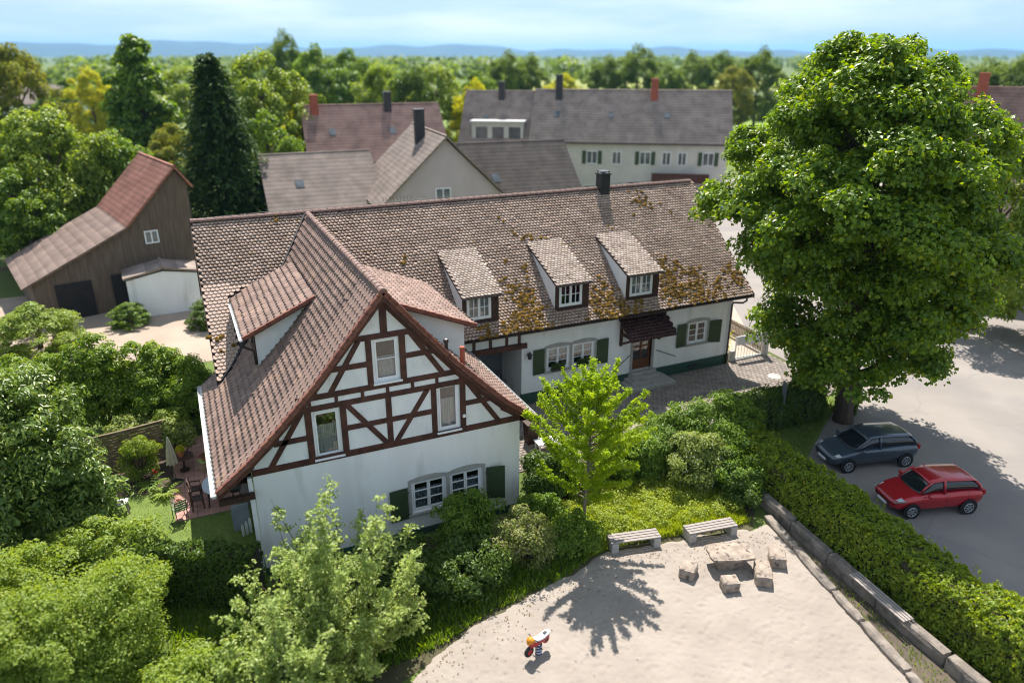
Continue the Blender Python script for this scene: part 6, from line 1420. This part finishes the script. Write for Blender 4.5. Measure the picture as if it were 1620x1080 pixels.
bld('row_house', 'long white row house with grey roof and green shutters behind', (31.9, 62.8), -123, 6, 5.6, 7.6, 7.5, 12.6, 22.6, CREAMW, RT_GREY, chim=((.9, 2.6, 14.4, .8, METAL_D), (.9, 14, 14.0, .8, CLAY)), sidew=tuple((y_, 4.7, w_, 1.5, s_) for y_, w_, s_ in ((1.5, 1.0, None), (3.4, 1.0, None), (6.4, 1.3, SHUT), (9.4, 1.1, None), (12.6, 1.3, SHUT), (15.2, 1.0, None), (17.0, 1.0, None), (19.8, 1.3, SHUT)))+((2.0, .8, 1.5, 1.4, None), (6.2, .8, 1.5, 1.4, None)), doors=(('r', 11.5, 3.6, 2.6, DKDOOR), ('r', 16.6, 2.4, 2.5, DKDOOR)))
lh = bld('row_house', 'left end of the row with a pale box dormer in its roof', (24.6, 67.5), -123, 6, 5.8, 6.6, 6.4, 12.4, 8.6, CREAMW, RT_GREY, sidew=((1.6, 2.8, 1.1, 1.3, None), (4.4, 2.8, 1.1, 1.3, None)), chim=((.7, 4.2, 13.6, .7, METAL_D),))
mb = MB(); mb.box(2.4, 5.0, 1.2, 7.4, 6.2, 9.2); mb.build('box_dormer', CREAMW, lh, world=False)
mb = MB(); mb.box(2.2, 5.3, 1.0, 7.6, 9.205, 9.4); mb.build('dormer_roof', ZINC, lh, world=False)
for k in range(3): mb = MB(); mb.box(5.0, 5.04, 1.7+2*k, 3.1+2*k, 7.2, 8.7); mb.build('dormer_window', DGLASS, lh, world=False)
bld('roadside_house', 'house with big brown roof behind the maple on the right', (60.5, 33.2), -146, 7, 6.5, 6.2, 6.2, 13.6, 24, PLASTER, RT_PINK, chim=((.9, 6, 15, .9, CLAY),), sidew=tuple((2+3.4*k, 3.2, 1.2, 1.4, SHUT) for k in range(6)))
bld('roadside_house', 'white house across the road beyond the red car', (43.5, 13.0), -140, 5, 5, 5.2, 5.2, 9.0, 12, PLASTER, RT_BROWN, sidew=((1.5, 1.2, 1.2, 1.4, None), (5, 1.2, 1.2, 1.4, None), (8.5, 1.2, 1.2, 1.4, None)))
bld('long_hall', 'long white hall with grey roof far off at left', (-52, 197), -90, 7, 7, 6, 6, 9.9, 24, PLASTER, RT_GREY, 'hall', sidew=tuple((2+4*k, 2.6, 2.0, 1.6, None) for k in range(5)))
# awning balcony of the row house
o = thing('balcony', (40.5, 50.2, 0), 'dark red wooden balcony on the front of the long row house', 'balcony'); o.rotation_euler.z = R(-123)
mb = MB(); mb.box(0, 1.4, 0, 6.5, 2.9, 3.05); mb.build('deck', TIMBER, o, world=False); mb = MB(); mb.box(1.32, 1.4, 0, 6.5, 3.052, 4.0); mb.build('railing', TIMBER, o, world=False)
for y in (.1, 3.2, 6.3): mb = MB(); mb.box(1.2, 1.35, y, y+.15, -.3, 2.9); mb.build('post', TIMBER, o, world=False)

# ------------------------------------------------------------------ background trees
def far_proto(kind, mt):
    """unit tree about 10 m high, built once and copied"""
    o = bpy.data.objects.new('broadleaf_tree', None); reg(o); leaf = .27; C = []; n = 130
    if kind == 'poplar': prof = ([.8, 2, 5, 8, 10], [.7, 1.5, 1.8, 1.25, .2])
    elif kind == 'bush': prof = ([.2, 1.5, 4, 7, 10], [3.0, 4.2, 4.4, 3.2, .4])
    else: prof = ([1.2, 2.6, 5, 7.6, 9.2, 10], [1.6, 3.6, 4.2, 3.4, 1.7, .3])
    while len(C) < n:
        z = rng.uniform(prof[0][0], 10); R0 = np.interp(z, *prof)
        if rng.random() > (R0+.5)/5: continue
        a = rng.uniform(0, 6.28); r = R0*rng.uniform(.35, 1)**.5*(1+.2*math.sin(3*a+z)+.1*math.sin(5*a-z)); C.append((r*math.cos(a), r*math.sin(a), z))
    C = np.array(C); V, F = clump_leaves(C, rng.uniform(.6, 1.15, n)*(.7 if kind == 'poplar' else 1), 150, leaf, .75, .6, .75)
    cr = npmesh('crown', V, F, LM[mt], o, world=False); mb = MB(); mb.tube([(0, 0, -.3), (0, 0, 2), (.1, 0, 5), (0, .1, 8)], [.30, .24, .16, .05], 7)
    for k in range(8): e = Vector(C[k]); mb.tube([(0, 0, max(1.5, e.z-2)), e*.6+Vector((0, 0, e.z*.3)), e], [.10, .07, .02], 5, cap=False)
    tk = mb.build('trunk', BARK, o, world=False); return o, 10.0
PROTO = {}
TREES = [
 (-27.2, 94.6, 18.9, 'olive', 10, 'olive green tree far off at the left edge by the hall'), (-24.5, 52.5, 13.6, 'light', 11, 'light green tree at the left edge behind the barn'), (-19.6, 49.0, 13.4, 'light', 10, 'broad light green tree rising directly behind the barn roof'),
 (-15.2, 50.5, 11.0, 'mid', 8, 'rounded tree just left of the red barn ridge'), (-21.5, 44.5, 9.0, 'mid', 7, 'lower tree beside the barn eave at the left edge'),
 (-26.7, 147, 13.1, 'mid', 13, 'tree standing in front of the far white hall'), (-21.6, 127, 15, 'yellow', 10, 'yellow-green tree right of the far white hall'), (-12.6, 77.8, 19.4, 'poplar', 8, 'tall slim poplar left of the dark spruce'),
 (-10.2, 66, 10.4, 'olive', 6.5, 'olive tree at the foot of the tall poplar'), (-7.4, 107.8, 15.6, 'light', 12, 'light tree in the gap between poplar and spruce'), (-.2, 67.3, 17.8, 'light', 12, 'tall bright tree just right of the dark spruce'),
 (2.2, 74, 14.5, 'yellow', 9, 'yellow-green tree left of the faded red roof'), (-1.6, 56.5, 12.0, 'mid', 8, 'tree between the spruce and the grey outbuilding'), (17, 165.8, 22.2, 'far', 11, 'tall dark tree breaking the skyline above the red roof'),
 (17.3, 125.2, 19.1, 'mid', 14, 'left of two large round trees above the red roof'), (24.2, 129, 18.4, 'mid', 14, 'right of two large round trees above the red roof'), (19.9, 91.9, 16, 'light', 10, 'bright tree behind the chimneys of the red roof'),
 (22.4, 84, 15.6, 'dark', 8, 'dark tree between the bright ones behind the red roof'), (28.2, 91.6, 16, 'light', 11, 'bright tree left of the pale box dormer'), (31.5, 84, 13.6, 'yellow', 8, 'yellow-green tree touching the left end of the row house'),
 (45, 117, 14.2, 'mid', 10, 'mid green tree above the left end of the row house'), (64.9, 146.8, 17.8, 'far', 12, 'left tree of the dark pair above the row house'), (72, 149, 17.2, 'far', 11, 'right tree of the dark pair above the row house'),
 (67.5, 123, 13.2, 'yellow', 11, 'low yellow tree behind the row house chimney'), (93.7, 148.6, 16.7, 'far', 12, 'dark tree left of the tallest one behind the row house'), (100.4, 144.3, 19.3, 'far', 15, 'tallest dark round tree behind the row house'),
 (101, 131, 15, 'far', 10, 'dark tree right of the tallest one behind the row house'), (120.7, 148, 17.9, 'far', 13, 'left of two dark trees near the maple crown'), (130, 147.8, 17.9, 'far', 13, 'right of two dark trees near the maple crown'),
 (106.4, 114.8, 15.2, 'olive', 10, 'brownish olive tree just left of the maple crown'), (117, 118.7, 18.6, 'far', 12, 'dark tree half hidden by the left of the maple'), (147, 84, 16.2, 'far', 15, 'dark tree on the skyline right of the maple'),
 (141, 75, 16.6, 'far', 14, 'dark tree at the far right edge of the skyline'), (112, 64, 14, 'mid', 11, 'tree behind the big brown roof right of the maple'), (34.8, 5.6, 13.2, 'light', 7.5, 'bright tree at the right edge across the road'),
 (37.5, 1.2, 7.5, 'mid', 6.0, 'lower tree at the right edge beside the bright one'),
 (-14.6, 29.6, 1.7, 'mid', 2.6, 'small bush before the low white shed'), (-19.5, 27.5, 3.0, 'light', 5, 'low bush at the far side of the gravel yard'), (-9.6, 27.5, 2.2, 'dark', 3.2, 'dark bush beside the gravel yard behind the house')]
for (x, y, h, mt, wdt, lab) in TREES:
    kd = 'poplar' if mt == 'poplar' else ('bush' if h < 5 else 'tree'); key = (kd, mt)
    if mt == 'poplar': mt = 'mid'
    root = thing('broadleaf_tree' if h > 5 else 'bush', (x, y, 0), lab, 'tree' if h > 5 else 'bush', 'trees behind the farmhouse' if h > 5 else 'bushes around the gravel yard')
    if key not in PROTO: PROTO[key] = far_proto(kd, mt)
    p, _ = PROTO[key]
    base_w = {'poplar': 4.2, 'bush': 9.4, 'tree': 9.2}[kd]
    for ch in p.children:
        c = ch.copy(); COL.objects.link(c); c.parent = root
    root.scale = (wdt/base_w, wdt/base_w, h/10.6); root.rotation_euler.z = random.uniform(0, 6.28)
for p, _ in PROTO.values():
    for ch in list(p.children): bpy.data.objects.remove(ch)
    bpy.data.objects.remove(p)
# dark spruce
def spruce():
    o = thing('spruce_tree', (-6.6, 46.0, 0), 'tall dark spruce between the barn and the outbuilding', 'tree'); C, D = [], []
    for z in np.arange(1.0, 16.6, .42):
        r0 = 5.0*(1-z/17.3)**.6; k = int(7+r0*4); a0 = rng.uniform(0, 6.28)
        for q in range(k):
            a = a0+2*math.pi*q/k+rng.normal(0, .15); l = r0*rng.uniform(.75, 1.15)
            for s in np.arange(.2, 1.01, .09): C.append((l*s*math.cos(a)+rng.normal(0, .08), l*s*math.sin(a)+rng.normal(0, .08), z-.28*l*s*s+rng.normal(0, .06))); D.append((math.cos(a), math.sin(a), -.4))
    C, D = np.array(C), np.array(D); C = np.repeat(C, 3, 0)+rng.normal(0, .12, (len(C)*3, 3)); D = np.repeat(D, 3, 0)+rng.normal(0, .5, (len(D)*3, 3)); n = len(C)
    V, F = kites(C, np.array([0, 0, 1.])+rng.normal(0, .4, (n, 3)), .5, .2, T=D); npmesh('crown', V+np.array([[-6.6, 46, 0]]), F, LM['spruce'], o)
    mb = MB(); mb.tube([(-6.6, 46, -.3), (-6.6, 46, 8), (-6.6, 46, 16.9)], [.3, .18, .02], 8); mb.build('trunk', BARK, o)
spruce()
# far woodland belts, fields and hills
C = []
for k in range(1500):
    d = 230+rng.random()**1.6*3200; a = rng.uniform(-.35, 1.25); x, y = -10+d*math.sin(a), -22+d*math.cos(a)
    if noise2(np.array([x*.004]), np.array([y*.007]), 61)[0] < -.05+.0002*(900-d)*.4: continue
    C.append((x, y, d))
C = np.array(C); n = len(C); per = 46; k = np.repeat(np.arange(n), per); hh = rng.uniform(9, 17, n); d = sphere_dirs(n*per, -.5)
P = np.stack([C[k, 0], C[k, 1], hh[k]*.55], 1)+d*np.stack([hh[k]*.55, hh[k]*.55, hh[k]*.45], 1)*rng.uniform(.75, 1.05, (n*per, 1))
V, F = kites(P, d+np.array([0, 0, .4])+rng.normal(0, .3, (n*per, 3)), 3.4, 2.8); tag(npmesh('distant_woodland', V, F, LM['far']), 'belts of distant woodland along the horizon', 'woodland', kind='stuff')
def field(poly, c1, c2): return sheet('field', poly, .31, mat('field_%d' % int(c1[0]*1000), c1, c2, scale=.02, rough=.95), .03)
field([(75, 118), (150, 112), (215, 190), (110, 230)], (.17, .25, .04), (.15, .22, .035)); field([(20, 140), (75, 160), (110, 300), (10, 290)], (.14, .20, .04), (.12, .18, .035)); field([(-60, 230), (-10, 225), (20, 420), (-90, 430)], (.20, .22, .05), (.17, .20, .045)); field([(150, 300), (320, 260), (420, 420), (200, 470)], (.23, .24, .05), (.2, .22, .045))
az = np.linspace(-.5, 1.4, 180); rr = [(7600, 0), (8200, .55), (9000, 1.0), (10200, .0)]; V = []
for j, (r, f_) in enumerate(rr):
    hgt = (70+75*np.exp(-((az+.02)/.22)**2)+35*np.exp(-((az-.35)/.15)**2)+18*np.sin(az*23)+12*np.sin(az*51+1)+8*np.sin(az*90+j))*f_-8*(f_ == 0)
    V.append(np.stack([-10+r*np.sin(az), -22+r*np.cos(az), hgt], 1))
V = np.concatenate(V); m_ = len(az); F = np.array([(j*m_+i, j*m_+i+1, (j+1)*m_+i+1, (j+1)*m_+i) for j in range(3) for i in range(m_-1)])
tag(npmesh('hills', V, F, mat('hill_forest', (.035, .055, .03), (.05, .075, .035), scale=.004, rough=.95), smooth=True), kind='structure')

# ------------------------------------------------------------------ the air between here and the hills
mb = MB(); mb.box(-18000, 18000, -18000, 18000, -10, 240); hz_ = mb.build('haze', mat('tmp_haze', (1, 1, 1))); hm = bpy.data.materials.new('haze'); hm.use_nodes = True; N = hm.node_tree.nodes; N.remove(N['Principled BSDF'])
pv = N.new('ShaderNodeVolumePrincipled'); pv.inputs['Color'].default_value = (.26, .56, 1, 1); pv.inputs['Density'].default_value = .00008; pv.inputs['Anisotropy'].default_value = .2
hm.node_tree.links.new(pv.outputs[0], N['Material Output'].inputs['Volume']); hz_.data.materials.clear(); hz_.data.materials.append(hm); tag(hz_, 'thin blue haze over the distant plain', 'haze', kind='stuff')
S.cycles.volume_bounces = 0
